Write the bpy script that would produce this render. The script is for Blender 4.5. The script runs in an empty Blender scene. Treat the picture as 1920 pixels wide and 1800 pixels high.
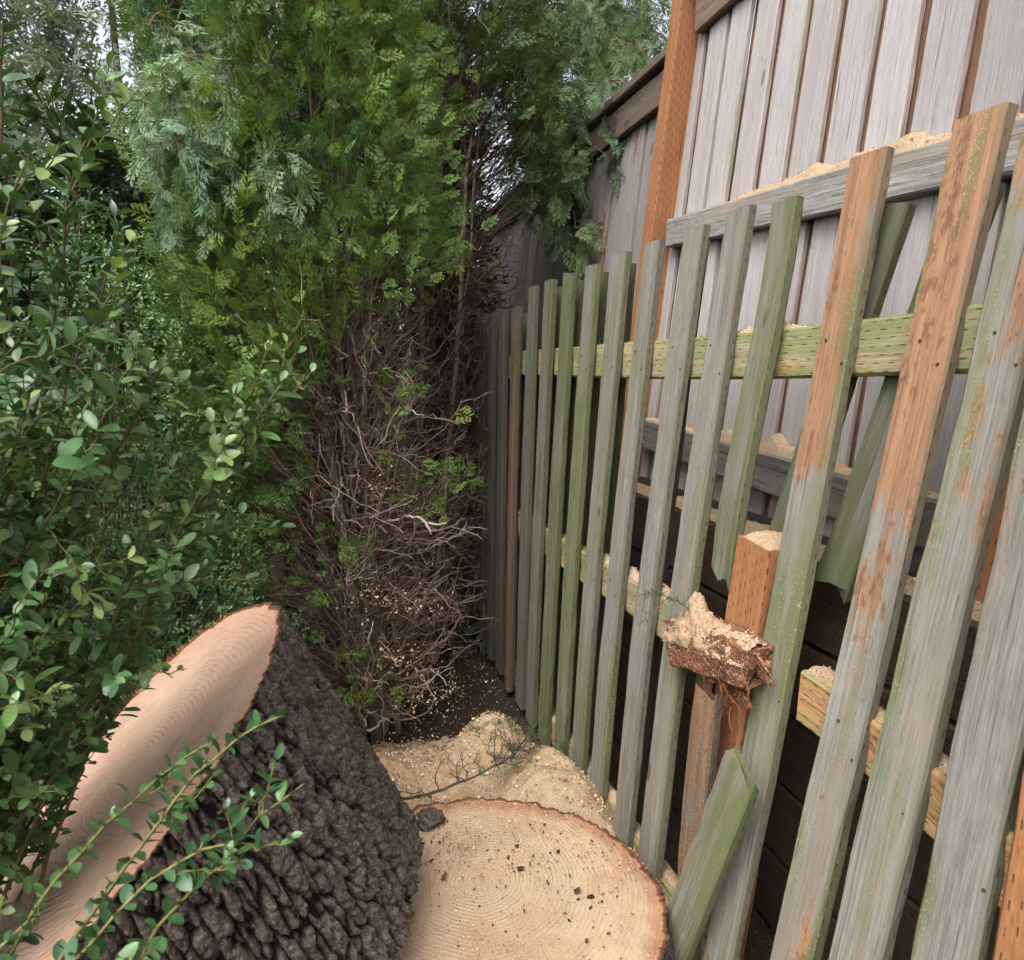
import bpy, math
import numpy as np
from mathutils import Vector

# ------------------------------------------------------------------ scene, camera, light
S = bpy.context.scene
COL = S.collection
PI = math.pi

cam_d = bpy.data.cameras.new("camera")
cam_d.sensor_width = 36.0
cam_d.lens = 36.0 * 1300 / 1920
cam_d.clip_start = 0.02
cam_d.clip_end = 500
cam_d.dof.use_dof = True
cam_d.dof.focus_distance = 2.1
cam_d.dof.aperture_fstop = 8.0
cam = bpy.data.objects.new("camera", cam_d)
COL.objects.link(cam)
cam.location = (0, 0, 1.33)
cam.rotation_euler = (math.radians(90 - 8.961), 0, math.radians(-15.703))
S.camera = cam

SUN_EL, SUN_AZ = math.radians(56), math.radians(-138)     # azimuth measured from +Y towards +X
world = bpy.data.worlds.new("World")
S.world = world
world.use_nodes = True
wn = world.node_tree.nodes
wl = world.node_tree.links
wn.clear()
wo = wn.new("ShaderNodeOutputWorld")
wb = wn.new("ShaderNodeBackground")
sky = wn.new("ShaderNodeTexSky")
sky.sky_type = 'NISHITA'
sky.sun_disc = False
sky.sun_elevation = SUN_EL
sky.sun_rotation = SUN_AZ
sky.air_density = 1.0
sky.dust_density = 4.0
sky.ozone_density = 1.0
wb.inputs["Strength"].default_value = 0.15
whs = wn.new("ShaderNodeHueSaturation")          # thin cloud: a paler sky than clear air gives
whs.inputs["Saturation"].default_value = 0.35
wl.new(sky.outputs[0], whs.inputs["Color"])
wl.new(whs.outputs[0], wb.inputs[0])
wl.new(wb.outputs[0], wo.inputs[0])

sun_d = bpy.data.lights.new("sun", 'SUN')
sun_d.energy = 0.9
sun_d.angle = math.radians(40)
sun_d.color = (1.0, 0.97, 0.93)
sun = bpy.data.objects.new("sun", sun_d)
COL.objects.link(sun)
sd = Vector((math.sin(SUN_AZ) * math.cos(SUN_EL), math.cos(SUN_AZ) * math.cos(SUN_EL), math.sin(SUN_EL)))
sun.rotation_euler = sd.to_track_quat('Z', 'Y').to_euler()
sun.location = (-3, 0, 6)

S.view_settings.view_transform = 'Standard'
S.view_settings.look = 'None'
S.view_settings.gamma = 1.0
S.view_settings.use_curve_mapping = False
S.view_settings.exposure = 1.4
S.render.engine = 'CYCLES'
S.cycles.max_bounces = 4
S.cycles.diffuse_bounces = 2
S.cycles.use_adaptive_sampling = True
S.cycles.adaptive_threshold = 0.035
S.cycles.glossy_bounces = 2
S.cycles.transmission_bounces = 2
S.cycles.transparent_max_bounces = 4
S.cycles.use_denoising = True
S.cycles.caustics_reflective = False
S.cycles.caustics_refractive = False

# ------------------------------------------------------------------ helpers
rng = np.random.default_rng(7)


def nrm(v):
    v = np.asarray(v, float)
    return v / (np.linalg.norm(v, axis=-1, keepdims=True) + 1e-12)


def _hash(ix, iy, iz, seed):
    h = (ix.astype(np.int64) * 374761393 + iy.astype(np.int64) * 668265263 + iz.astype(np.int64) * 2147483647 + seed * 974711) & 0x7fffffff
    h = ((h ^ (h >> 13)) * 1274126177) & 0x7fffffff
    h = ((h ^ (h >> 16)) * 668265263) & 0x7fffffff
    return ((h ^ (h >> 15)) & 0xffffff) / float(0xffffff)


def vnoise(p, seed=0):
    """value noise in 0..1 for an (N,3) array"""
    p = np.asarray(p, float)
    i = np.floor(p)
    f = p - i
    f = f * f * (3 - 2 * f)
    i = i.astype(np.int64)
    r = 0
    for dx in (0, 1):
        wx = f[:, 0] if dx else 1 - f[:, 0]
        for dy in (0, 1):
            wy = f[:, 1] if dy else 1 - f[:, 1]
            for dz in (0, 1):
                wz = f[:, 2] if dz else 1 - f[:, 2]
                r = r + wx * wy * wz * _hash(i[:, 0] + dx, i[:, 1] + dy, i[:, 2] + dz, seed)
    return r


def fbm(p, oct=4, seed=0):
    a, s, t = 0.5, 0, 0
    p = np.asarray(p, float)
    for k in range(oct):
        s = s + a * vnoise(p, seed + k * 17)
        t += a
        p = p * 2.03 + 11.7
        a *= 0.5
    return s / t


def worley(p, seed=0):
    """distances to the nearest and second nearest feature point"""
    p = np.asarray(p, float)
    i = np.floor(p).astype(np.int64)
    f1 = np.full(len(p), 9.0)
    f2 = np.full(len(p), 9.0)
    for dx in (-1, 0, 1):
        for dy in (-1, 0, 1):
            for dz in (-1, 0, 1):
                c = i + np.array([dx, dy, dz])
                q = np.stack([_hash(c[:, 0], c[:, 1], c[:, 2], seed + k) for k in (1, 2, 3)], 1) + c
                d = np.sqrt(((q - p) ** 2).sum(1))
                f2 = np.where(d < f1, f1, np.minimum(f2, d))
                f1 = np.minimum(f1, d)
    return f1, f2


def link(o, parent=None):
    COL.objects.link(o)
    if parent is not None:
        o.parent = parent
    return o


def mesh_np(name, verts, faces, mat, parent=None, attrs=None, smooth=False, mesh_only=False):
    """faces: list of arrays (each (n,3) or (n,4)); attrs: name -> (type, domain, array)"""
    verts = np.asarray(verts, np.float32)
    me = bpy.data.meshes.new(name)
    me.vertices.add(len(verts))
    me.vertices.foreach_set("co", verts.ravel())
    if not isinstance(faces, list):
        faces = [faces]
    faces = [np.asarray(f, np.int32) for f in faces if len(f)]
    loops = np.concatenate([f.ravel() for f in faces])
    cnt = np.concatenate([np.full(len(f), f.shape[1], np.int32) for f in faces])
    start = np.concatenate([[0], np.cumsum(cnt)[:-1]]).astype(np.int32)
    me.loops.add(len(loops))
    me.loops.foreach_set("vertex_index", loops)
    me.polygons.add(len(cnt))
    me.polygons.foreach_set("loop_start", start)
    me.polygons.foreach_set("loop_total", cnt)
    me.polygons.foreach_set("use_smooth", np.full(len(cnt), smooth))
    me.update(calc_edges=True)
    for k, (ty, dom, arr) in (attrs or {}).items():
        at = me.attributes.new(k, ty, dom)
        key = {"FLOAT": "value", "FLOAT_VECTOR": "vector", "FLOAT_COLOR": "color"}[ty]
        at.data.foreach_set(key, np.asarray(arr, np.float32).ravel())
    if mat is not None:
        me.materials.append(mat)
    if mesh_only:
        return me
    return link(bpy.data.objects.new(name, me), parent)


def empty(name, loc, label, cat, group=None):
    o = bpy.data.objects.new(name, None)
    o.empty_display_size = 0.1
    o.location = loc
    COL.objects.link(o)
    return tag(o, label, cat, group)


def tag(o, label=None, cat=None, group=None, kind=None):
    if label: o["label"] = label
    if cat: o["category"] = cat
    if group: o["group"] = group
    if kind: o["kind"] = kind
    return o


def child_verts(v, parent):
    """world coordinates -> the parent's local ones (parents here only translate)"""
    return np.asarray(v, float) - np.array(parent.location) if parent is not None else np.asarray(v, float)


# ------------------------------------------------------------------ material toolkit
class NT:
    def __init__(self, name):
        self.m = bpy.data.materials.new(name)
        self.m.use_nodes = True
        self.t = self.m.node_tree
        self.n = self.t.nodes
        self.b = self.n["Principled BSDF"]
        self.out = self.n["Material Output"]

    def new(self, ty, **kw):
        x = self.n.new(ty)
        for k, v in kw.items():
            setattr(x, k, v)
        return x

    def l(self, a, b):
        self.t.links.new(a, b)

    def put(self, sock, v):
        if isinstance(v, bpy.types.NodeSocket):
            self.l(v, sock)
        elif v is not None:
            sock.default_value = v

    def math(self, op, a, b=None, c=None, clamp=False):
        x = self.new("ShaderNodeMath", operation=op, use_clamp=clamp)
        for i, v in enumerate((a, b, c)):
            if v is not None:
                self.put(x.inputs[i], v)
        return x.outputs[0]

    def vmath(self, op, a, b=None):
        x = self.new("ShaderNodeVectorMath", operation=op)
        self.put(x.inputs[0], a)
        if b is not None:
            self.put(x.inputs[1], b)
        return x.outputs[0]

    def attr(self, name, ty='GEOMETRY'):
        x = self.new("ShaderNodeAttribute", attribute_name=name, attribute_type=ty)
        return x

    def noise(self, vec, scale=5, detail=4, rough=0.55, dist=0.0, w=None):
        x = self.new("ShaderNodeTexNoise")
        self.put(x.inputs["Vector"], vec)
        x.inputs["Scale"].default_value = scale
        x.inputs["Detail"].default_value = detail
        x.inputs["Roughness"].default_value = rough
        x.inputs["Distortion"].default_value = dist
        return x.outputs[0]

    def ramp(self, f, stops, interp='LINEAR'):
        x = self.new("ShaderNodeValToRGB")
        self.put(x.inputs[0], f)
        e = x.color_ramp.elements
        x.color_ramp.interpolation = interp
        while len(e) < len(stops):
            e.new(0.5)
        for k, (p, c) in enumerate(stops):
            e[k].position = p
            e[k].color = (c, c, c, 1) if isinstance(c, (int, float)) else (*c, 1)
        return x.outputs[0]

    def step(self, f, lo, hi):
        x = self.new("ShaderNodeMapRange", interpolation_type='SMOOTHSTEP')
        self.put(x.inputs[0], f)
        self.put(x.inputs[1], lo)
        self.put(x.inputs[2], hi)
        return x.outputs[0]

    def mix(self, f, a, b, mode='MIX'):
        x = self.new("ShaderNodeMix", data_type='RGBA', blend_type=mode)
        self.put(x.inputs[0], f)
        for i, v in ((6, a), (7, b)):
            if isinstance(v, tuple):
                v = (*v, 1)
            self.put(x.inputs[i], v)
        return x.outputs[2]

    def bump(self, h, strength=0.5, dist=0.01, normal=None):
        x = self.new("ShaderNodeBump")
        x.inputs["Strength"].default_value = strength
        x.inputs["Distance"].default_value = dist
        self.l(h, x.inputs["Height"])
        if normal is not None:
            self.l(normal, x.inputs["Normal"])
        return x.outputs[0]

    def done(self, col=None, rough=0.8, normal=None, spec=0.3):
        if col is not None:
            if isinstance(col, tuple):
                col = (*col, 1)
            self.put(self.b.inputs["Base Color"], col)
        self.put(self.b.inputs["Roughness"], rough)
        self.b.inputs["Specular IOR Level"].default_value = spec
        if normal is not None:
            self.l(normal, self.b.inputs["Normal"])
        return self.m


def wood_material(name, lo, hi, fresh, moss, dark, dust=0.5, incise='edge', knots=True, grain=1.0, streak=0.5, edge_mix=0.35, warm=0.6):
    """weathered lumber; 'wc' carries board coordinates (across, through, along) in metres"""
    t = NT(name)
    wc = t.attr("wc").outputs["Vector"]
    edge = t.attr("edge").outputs["Fac"]
    gre = t.attr("moss", 'OBJECT').outputs["Fac"]
    bro = t.attr("fresh", 'OBJECT').outputs["Fac"]
    dus = t.attr("dust", 'OBJECT').outputs["Fac"]
    tone = t.attr("tone", 'OBJECT').outputs["Fac"]
    # knots bend the grain
    vk = t.new("ShaderNodeTexVoronoi", feature='F1')
    t.l(t.vmath('MULTIPLY', wc, (9.0, 9.0, 3.2)), vk.inputs["Vector"])
    vk.inputs["Scale"].default_value = 1.0
    kd = vk.outputs["Distance"]
    sep = t.new("ShaderNodeSeparateColor")
    t.l(vk.outputs["Color"], sep.inputs[0])
    vkc = sep.outputs[0]
    knot = t.math('MULTIPLY', t.step(kd, 0.12, 0.07), t.step(vkc, 0.55, 0.6))
    warp = t.step(kd, 0.30, 0.05)
    warpv = t.math('MULTIPLY', warp, 0.008)
    comb = t.new("ShaderNodeCombineXYZ")
    t.l(warpv, comb.inputs[0])
    t.l(t.math('MULTIPLY', warp, 0.006), comb.inputs[1])
    wv = t.vmath('ADD', wc, comb.outputs[0]) if knots else wc
    g1 = t.noise(t.vmath('MULTIPLY', wv, (250, 250, 6)), 1.0, 4, 0.7)
    g2 = t.noise(t.vmath('MULTIPLY', wv, (42, 42, 1.3)), 1.0, 2, 0.6, 0.15)
    big = t.noise(t.vmath('MULTIPLY', wc, (11, 11, 3.0)), 1.0, 3, 0.65)
    mott = t.noise(t.vmath('MULTIPLY', wc, (70, 70, 28)), 1.0, 3, 0.75)
    tts = t.new("ShaderNodeSeparateXYZ")
    t.l(t.attr("tt").outputs["Vector"], tts.inputs[0])
    along, rimd = tts.outputs[0], t.step(tts.outputs[1], 0.55, 1.0)
    ftop = t.attr("fresh_top", 'OBJECT').outputs["Fac"]
    bro = t.math('ADD', bro, t.math('MULTIPLY', ftop, t.step(t.math('ADD', along, t.math('MULTIPLY', t.math('SUBTRACT', big, 0.5), 0.25)), 0.62, 0.72)))
    f = t.math('ADD', t.math('MULTIPLY', g1, 0.62), t.math('ADD', t.math('MULTIPLY', g2, 0.2), t.math('MULTIPLY', mott, 0.18)))
    col = t.mix(t.step(f, 0.36, 0.66), lo, hi)
    col = t.mix(t.math('MULTIPLY', t.step(t.noise(t.vmath('MULTIPLY', wc, (24, 24, 1.1)), 1.0, 2, 0.5), 0.5, 0.66), warm), col, tuple(c * k for c, k in zip(hi, (0.80, 0.66, 0.56))))
    # freshly exposed, orange-brown wood
    bm = t.math('MULTIPLY', t.step(t.math('ADD', big, t.math('MULTIPLY', t.math('SUBTRACT', mott, 0.5), 0.35)), t.math('SUBTRACT', 0.92, t.math('MULTIPLY', bro, 0.75)), t.math('SUBTRACT', 1.02, t.math('MULTIPLY', bro, 0.75))), 0.9)
    fr = t.mix(t.step(t.math('ADD', t.math('MULTIPLY', g1, 0.6), t.math('MULTIPLY', g2, 0.4)), 0.36, 0.64), tuple(c * 0.58 for c in fresh), fresh)
    fr = t.mix(t.math('MULTIPLY', t.step(t.math('ADD', mott, t.math('MULTIPLY', big, 0.6)), 0.86, 1.0), 0.75), fr, tuple(c * k for c, k in zip(fresh, (0.36, 0.27, 0.22))))
    col = t.mix(bm, col, fr)
    # algae
    big2 = t.noise(t.vmath('ADD', t.vmath('MULTIPLY', wc, (16, 16, 2.0)), (5.3, 1.1, 7.7)), 1.0, 2, 0.6)
    gm = t.step(t.math('ADD', t.math('ADD', big2, t.math('MULTIPLY', rimd, 0.14)), t.math('MULTIPLY', t.math('SUBTRACT', mott, 0.5), 0.4)), t.math('SUBTRACT', 0.78, t.math('MULTIPLY', gre, 0.62)), t.math('SUBTRACT', 1.03, t.math('MULTIPLY', gre, 0.62)))
    col = t.mix(t.math('MULTIPLY', gm, 0.85), col, moss)
    # dark streaks and stains
    st = t.step(t.noise(t.vmath('ADD', t.vmath('MULTIPLY', wv, (55, 55, 1.1)), (3.1, 0, 2.2)), 1.0, 3, 0.7), 0.54, 0.74)
    col = t.mix(t.math('MULTIPLY', st, streak), col, dark)
    em = t.math('ADD', t.math('MULTIPLY', gre, 1.2), t.math('MULTIPLY', t.math('SUBTRACT', big2, 0.62), 2.0), clamp=True)
    ecol = t.mix(em, tuple(c * 1.5 for c in dark), tuple(c * 0.72 for c in moss))
    col = t.mix(t.math('MULTIPLY', edge, edge_mix), col, ecol)  # narrow sides: algae, plus side shade put into the colour
    if knots:
        col = t.mix(t.math('MULTIPLY', knot, 0.75), col, dark)
    # drying cracks
    ck = t.noise(t.vmath('MULTIPLY', wv, (260, 260, 3.2)), 1.0, 1, 0.5)
    crack = t.step(ck, 0.70, 0.76)
    col = t.mix(t.math('MULTIPLY', crack, 0.7), col, tuple(c * 0.35 for c in dark))
    # incising slits
    sx = t.new("ShaderNodeSeparateXYZ")
    t.l(wc, sx.inputs[0])
    if incise:
        isE = t.math('GREATER_THAN', edge, 0.9)
        acr = t.math('ADD', t.math('MULTIPLY', sx.outputs[1], isE), t.math('MULTIPLY', sx.outputs[0], t.math('SUBTRACT', 1.0, isE)))
        row = t.math('MULTIPLY', acr, 62.0)
        ri = t.math('FLOOR', row)
        off = t.math('MULTIPLY', t.math('MODULO', t.math('ADD', ri, 400.0), 3.0), 0.34)
        al = t.math('ADD', t.math('MULTIPLY', sx.outputs[2], 26.0), off)
        fy = t.math('ABSOLUTE', t.math('SUBTRACT', t.math('FRACT', row), 0.5))
        fx = t.math('ABSOLUTE', t.math('SUBTRACT', t.math('FRACT', t.math('ADD', al, 500.0)), 0.5))
        slit = t.math('MULTIPLY', t.step(fy, 0.11, 0.05), t.step(fx, 0.22, 0.13))
        slit = t.math('MULTIPLY', slit, t.step(mott, 0.36, 0.5))
        if incise == 'edge':
            slit = t.math('MULTIPLY', slit, isE)
        col = t.mix(t.math('MULTIPLY', slit, 0.65), col, tuple(c * 0.3 for c in dark))
    # clinging saw dust
    dn = t.noise(t.vmath('MULTIPLY', wc, (330, 330, 260)), 1.0, 1, 0.7)
    dz = big2
    du = t.math('MULTIPLY', t.step(t.math('ADD', dn, t.math('MULTIPLY', t.math('SUBTRACT', dz, 0.5), 0.5)), t.math('SUBTRACT', 0.86, t.math('MULTIPLY', dus, 0.28)), t.math('SUBTRACT', 0.93, t.math('MULTIPLY', dus, 0.28))), dust)
    col = t.mix(du, col, (0.62, 0.45, 0.29))
    # overall tone of the individual board
    tn = t.new("ShaderNodeHueSaturation")
    t.l(col, tn.inputs["Color"])
    t.l(tone, tn.inputs["Value"])
    h = t.math('ADD', t.math('MULTIPLY', g1, 0.6), t.math('MULTIPLY', mott, 0.35))
    h = t.math('SUBTRACT', h, t.math('MULTIPLY', crack, 0.6))
    if incise:
        h = t.math('SUBTRACT', h, t.math('MULTIPLY', slit, 0.8))
    h = t.math('ADD', h, t.math('MULTIPLY', du, 0.5))
    return t.done(tn.outputs[0], 0.86, t.bump(h, 0.6 * grain, 0.004), 0.25)


M = {}
M['picket'] = wood_material("weathered_picket_wood", (0.145, 0.138, 0.115), (0.285, 0.275, 0.238), (0.36, 0.19, 0.10), (0.125, 0.15, 0.055), (0.065, 0.055, 0.04), 0.7, 'edge', streak=0.38, edge_mix=0.85)
M['rail'] = wood_material("treated_rail_wood", (0.25, 0.21, 0.12), (0.42, 0.36, 0.22), (0.52, 0.29, 0.13), (0.19, 0.22, 0.08), (0.06, 0.045, 0.03), 0.4, 'all', knots=False)
M['post'] = wood_material("orange_treated_post_wood", (0.245, 0.105, 0.044), (0.385, 0.18, 0.078), (0.46, 0.23, 0.095), (0.15, 0.16, 0.06), (0.09, 0.035, 0.015), 0.4, 'all')
M['board'] = wood_material("silvered_fence_board_wood", (0.30, 0.275, 0.265), (0.43, 0.405, 0.395), (0.42, 0.27, 0.19), (0.22, 0.23, 0.15), (0.14, 0.085, 0.06), 0.25, None, streak=0.22, warm=0.35)
M['backing'] = wood_material("brown_fence_board_wood", (0.14, 0.075, 0.045), (0.24, 0.13, 0.08), (0.28, 0.14, 0.07), (0.15, 0.16, 0.06), (0.05, 0.025, 0.015), 0.9, None)
M['plank'] = wood_material("grey_grained_plank_wood", (0.15, 0.14, 0.125), (0.38, 0.37, 0.34), (0.36, 0.22, 0.12), (0.2, 0.22, 0.08), (0.07, 0.055, 0.045), 0.4, None, grain=1.4, streak=0.8)
M['timber'] = wood_material("brown_retaining_timber_wood", (0.045, 0.027, 0.018), (0.09, 0.055, 0.036), (0.14, 0.075, 0.04), (0.1, 0.11, 0.05), (0.03, 0.018, 0.012), 0.5, 'all')  # brown darkened further to paint the shade of the narrow gap
M['trim'] = wood_material("dark_trim_wood", (0.1, 0.075, 0.06), (0.24, 0.18, 0.14), (0.3, 0.15, 0.08), (0.13, 0.14, 0.08), (0.04, 0.03, 0.025), 0.2, None)


def sawdust_material():
    t = NT("saw_dust")
    co = t.new("ShaderNodeTexCoord").outputs["Object"]
    n1 = t.noise(co, 330, 4, 0.8)
    n2 = t.noise(co, 9, 4, 0.6)
    v = t.new("ShaderNodeTexVoronoi", feature='F1')
    t.l(co, v.inputs["Vector"])
    v.inputs["Scale"].default_value = 330
    col = t.ramp(n1, [(0.32, (0.14, 0.085, 0.045)), (0.46, (0.40, 0.28, 0.17)), (0.58, (0.58, 0.45, 0.31)), (0.7, (0.74, 0.63, 0.49))])
    col = t.mix(t.math('MULTIPLY', t.step(n2, 0.46, 0.7), 0.5), col, (0.42, 0.22, 0.10))
    col = t.mix(t.math('MULTIPLY', t.step(t.noise(co, 120, 3, 0.6), 0.64, 0.72), 0.8), col, (0.07, 0.045, 0.03))
    h = t.math('ADD', n1, t.math('MULTIPLY', v.outputs["Distance"], 0.6))
    return t.done(col, 0.95, t.bump(h, 0.8, 0.005), 0.1)


M['sawdust'] = sawdust_material()


def col_material(name, rough=0.6, spec=0.3, trans=0.0, noise=0.25, nscale=60):
    t = NT(name)
    c = t.attr("col").outputs["Color"]
    co = t.new("ShaderNodeTexCoord").outputs["Object"]
    n = t.noise(co, nscale, 3, 0.6)
    hs = t.new("ShaderNodeHueSaturation")
    t.l(c, hs.inputs["Color"])
    t.l(t.math('ADD', 1.0 - noise, t.math('MULTIPLY', n, 2 * noise)), hs.inputs["Value"])
    m = t.done(hs.outputs[0], rough, None, spec)
    if trans:
        tr = t.new("ShaderNodeBsdfTranslucent")
        g = t.mix(1.0, hs.outputs[0], (1.0, 1.1, 0.5), 'MULTIPLY')
        t.l(g, tr.inputs["Color"])
        mx = t.new("ShaderNodeMixShader")
        mx.inputs[0].default_value = trans
        t.l(t.b.outputs[0], mx.inputs[1])
        t.l(tr.outputs[0], mx.inputs[2])
        t.l(mx.outputs[0], t.out.inputs["Surface"])
    return m


M['scale_leaf'] = col_material("scale_leaf_foliage", 0.6, 0.3, 0.22)
M['gloss_leaf'] = col_material("glossy_leaf_foliage", 0.36, 0.5, 0.18, 0.3, 25)
M['twig'] = col_material("twig_bark", 0.9, 0.15, 0.0, 0.35, 150)
M['chip'] = col_material("wood_chip", 0.9, 0.15, 0.0, 0.15, 300)


def bark_material():
    t = NT("furrowed_conifer_bark")
    dep = t.attr("dep").outputs["Fac"]
    co = t.new("ShaderNodeTexCoord").outputs["Object"]
    n = t.noise(co, 90, 4, 0.75)
    n2 = t.noise(co, 300, 3, 0.75)
    col = t.ramp(t.math('ADD', t.math('MULTIPLY', n, 0.6), t.math('MULTIPLY', n2, 0.4)), [(0.32, (0.04, 0.029, 0.023)), (0.48, (0.125, 0.097, 0.079)), (0.64, (0.30, 0.245, 0.205))])
    col = t.mix(t.step(dep, 0.5, 0.12), col, (0.016, 0.010, 0.008))  # crease shade of the furrows painted in by depth
    col = t.mix(t.math('MULTIPLY', t.step(t.noise(co, 14, 3, 0.6), 0.6, 0.72), 0.4), col, (0.10, 0.055, 0.035))
    col = t.mix(t.math('MULTIPLY', t.step(n2, 0.64, 0.72), 0.45), col, (0.22, 0.19, 0.165))
    return t.done(col, 0.92, t.bump(t.math('ADD', n, t.math('MULTIPLY', n2, 0.6)), 1.0, 0.012), 0.15)


M['bark'] = bark_material()


def cut_material(name, pale, ring, dustcol, dustamt, cham, scratch=(1.0, 0.2), ringf=84):
    """end grain: 'ec' = (x,y from pith in m, radius fraction of the edge)"""
    t = NT(name)
    ec = t.attr("ec").outputs["Vector"]
    sx = t.new("ShaderNodeSeparateXYZ")
    t.l(ec, sx.inputs[0])
    x, y, rf = sx.outputs
    xy = t.new("ShaderNodeCombineXYZ")
    t.l(x, xy.inputs[0])
    t.l(y, xy.inputs[1])
    P = xy.outputs[0]
    wob = t.noise(P, 5.5, 4, 0.55)
    wob2 = t.noise(P, 22, 3, 0.5)
    r = t.math('SQRT', t.math('ADD', t.math('POWER', x, 2.0), t.math('POWER', y, 2.0)))
    r = t.math('ADD', r, t.math('ADD', t.math('MULTIPLY', wob, 0.026), t.math('MULTIPLY', wob2, 0.004)))
    rr_ = t.math('ADD', r, t.math('MULTIPLY', t.noise(t.vmath('MULTIPLY', P, (2.0, 2.0, 1.0)), 1.0, 2, 0.5), 0.03))
    ph = t.math('MULTIPLY', t.math('POWER', rr_, 0.86), 2 * PI * ringf)
    s = t.math('SINE', ph)
    vis = t.noise(P, 7, 3, 0.6)
    amp = t.step(vis, 0.38, 0.62)
    lines = t.math('MULTIPLY', t.step(s, 0.1, 1.0), t.math('ADD', t.math('MULTIPLY', amp, 0.75), 0.22))
    bandn = t.noise(P, 3.5, 3, 0.6)
    base = t.mix(t.step(bandn, 0.35, 0.65), pale, tuple(0.5 * (a + b) for a, b in zip(pale, ring)))
    col = t.mix(t.math('MULTIPLY', lines, 0.7), base, ring)
    # saw marks
    mp = t.new("ShaderNodeMapping")
    mp.inputs["Rotation"].default_value = (0, 0, scratch[1])
    mp.inputs["Scale"].default_value = (130, 7, 1)
    t.l(P, mp.inputs[0])
    sc = t.noise(mp.outputs[0], 1.0, 4, 0.6)
    col = t.mix(t.math('MULTIPLY', t.step(sc, 0.52, 0.7), 0.28 * scratch[0]), col, tuple(min(1, c * 1.25) for c in pale))
    mp2 = t.new("ShaderNodeMapping")
    mp2.inputs["Rotation"].default_value = (0, 0, scratch[1] + 0.5)
    mp2.inputs["Scale"].default_value = (45, 2.2, 1)
    t.l(P, mp2.inputs[0])
    sc2 = t.noise(mp2.outputs[0], 1.0, 3, 0.6)
    col = t.mix(t.math('MULTIPLY', t.step(sc2, 0.55, 0.68), 0.32 * scratch[0]), col, tuple(c * 0.62 for c in pale))
    # drying checks run out from the pith
    ang = t.math('ARCTAN2', y, x)
    ca = t.new("ShaderNodeCombineXYZ")
    t.l(t.math('MULTIPLY', ang, 9.0), ca.inputs[0])
    t.l(t.math('MULTIPLY', r, 2.5), ca.inputs[1])
    chk = t.math('MULTIPLY', t.step(t.noise(ca.outputs[0], 1.0, 3, 0.6), 0.70, 0.74), t.step(r, 0.03, 0.1))
    col = t.mix(t.math('MULTIPLY', chk, 0.7), col, (0.14, 0.07, 0.035))
    # heart stain
    col = t.mix(t.math('MULTIPLY', t.step(t.noise(P, 9, 4, 0.6), 0.6, 0.75), 0.35), col, (0.42, 0.20, 0.10))
    # dust and crumbs
    d1 = t.noise(P, 270, 4, 0.75)
    d2 = t.noise(P, 6.5, 4, 0.6)
    dm = t.step(t.math('ADD', t.math('MULTIPLY', d1, 0.55), t.math('MULTIPLY', d2, 0.45)), 0.55 - 0.1 * dustamt, 0.66 - 0.1 * dustamt)
    col = t.mix(t.math('MULTIPLY', dm, 0.75), col, dustcol)
    d3 = t.noise(P, 330, 3, 0.7)
    d4 = t.noise(t.vmath('ADD', P, (3.0, 1.0, 0.0)), 5.5, 3, 0.6)
    dk = t.step(t.math('ADD', d3, t.math('MULTIPLY', d4, 0.5)), 0.93 - 0.05 * dustamt, 0.99 - 0.05 * dustamt)
    col = t.mix(t.math('MULTIPLY', dk, 0.8), col, (0.06, 0.04, 0.028))
    # rim: cambium, inner bark
    rw = t.math('ADD', rf, t.math('MULTIPLY', t.math('SUBTRACT', wob2, 0.5), 0.05))
    col = t.mix(t.math('MULTIPLY', t.step(rw, 0.84, 0.95), 0.6), col, cham)
    col = t.mix(t.step(rw, 0.965, 0.98), col, (0.15, 0.055, 0.026))
    col = t.mix(t.step(rw, 0.985, 1.0), col, (0.05, 0.033, 0.026))
    h = t.math('ADD', t.math('ADD', t.math('MULTIPLY', sc, 0.5), t.math('MULTIPLY', sc2, 0.8)), t.math('ADD', t.math('MULTIPLY', d1, 0.5), t.math('MULTIPLY', lines, 0.3)))
    return t.done(col, 0.85, t.bump(h, 0.8, 0.006), 0.2)


M['stump_cut'] = cut_material("stump_end_grain", (0.47, 0.32, 0.195), (0.30, 0.16, 0.085), (0.51, 0.39, 0.265), 1.2, (0.27, 0.115, 0.055), (0.7, 1.2))
M['log_cut'] = cut_material("log_end_grain", (0.52, 0.355, 0.26), (0.33, 0.185, 0.115), (0.62, 0.46, 0.34), 0.45, (0.46, 0.26, 0.165), (1.0, 0.6))


def soil_material():
    t = NT("dark_soil")
    co = t.new("ShaderNodeTexCoord").outputs["Object"]
    n = t.noise(co, 30, 6, 0.7)
    n2 = t.noise(co, 140, 4, 0.7)
    col = t.ramp(t.math('ADD', t.math('MULTIPLY', n, 0.5), t.math('MULTIPLY', n2, 0.5)), [(0.3, (0.012, 0.009, 0.006)), (0.55, (0.045, 0.032, 0.022)), (0.72, (0.10, 0.075, 0.05))])
    col = t.mix(t.math('MULTIPLY', t.step(t.noise(co, 190, 3, 0.7), 0.62, 0.7), 0.8), col, (0.42, 0.29, 0.17))
    return t.done(col, 0.95, t.bump(n2, 0.8, 0.01), 0.1)


M['soil'] = soil_material()

# ------------------------------------------------------------------ geometry toolkit


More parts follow.
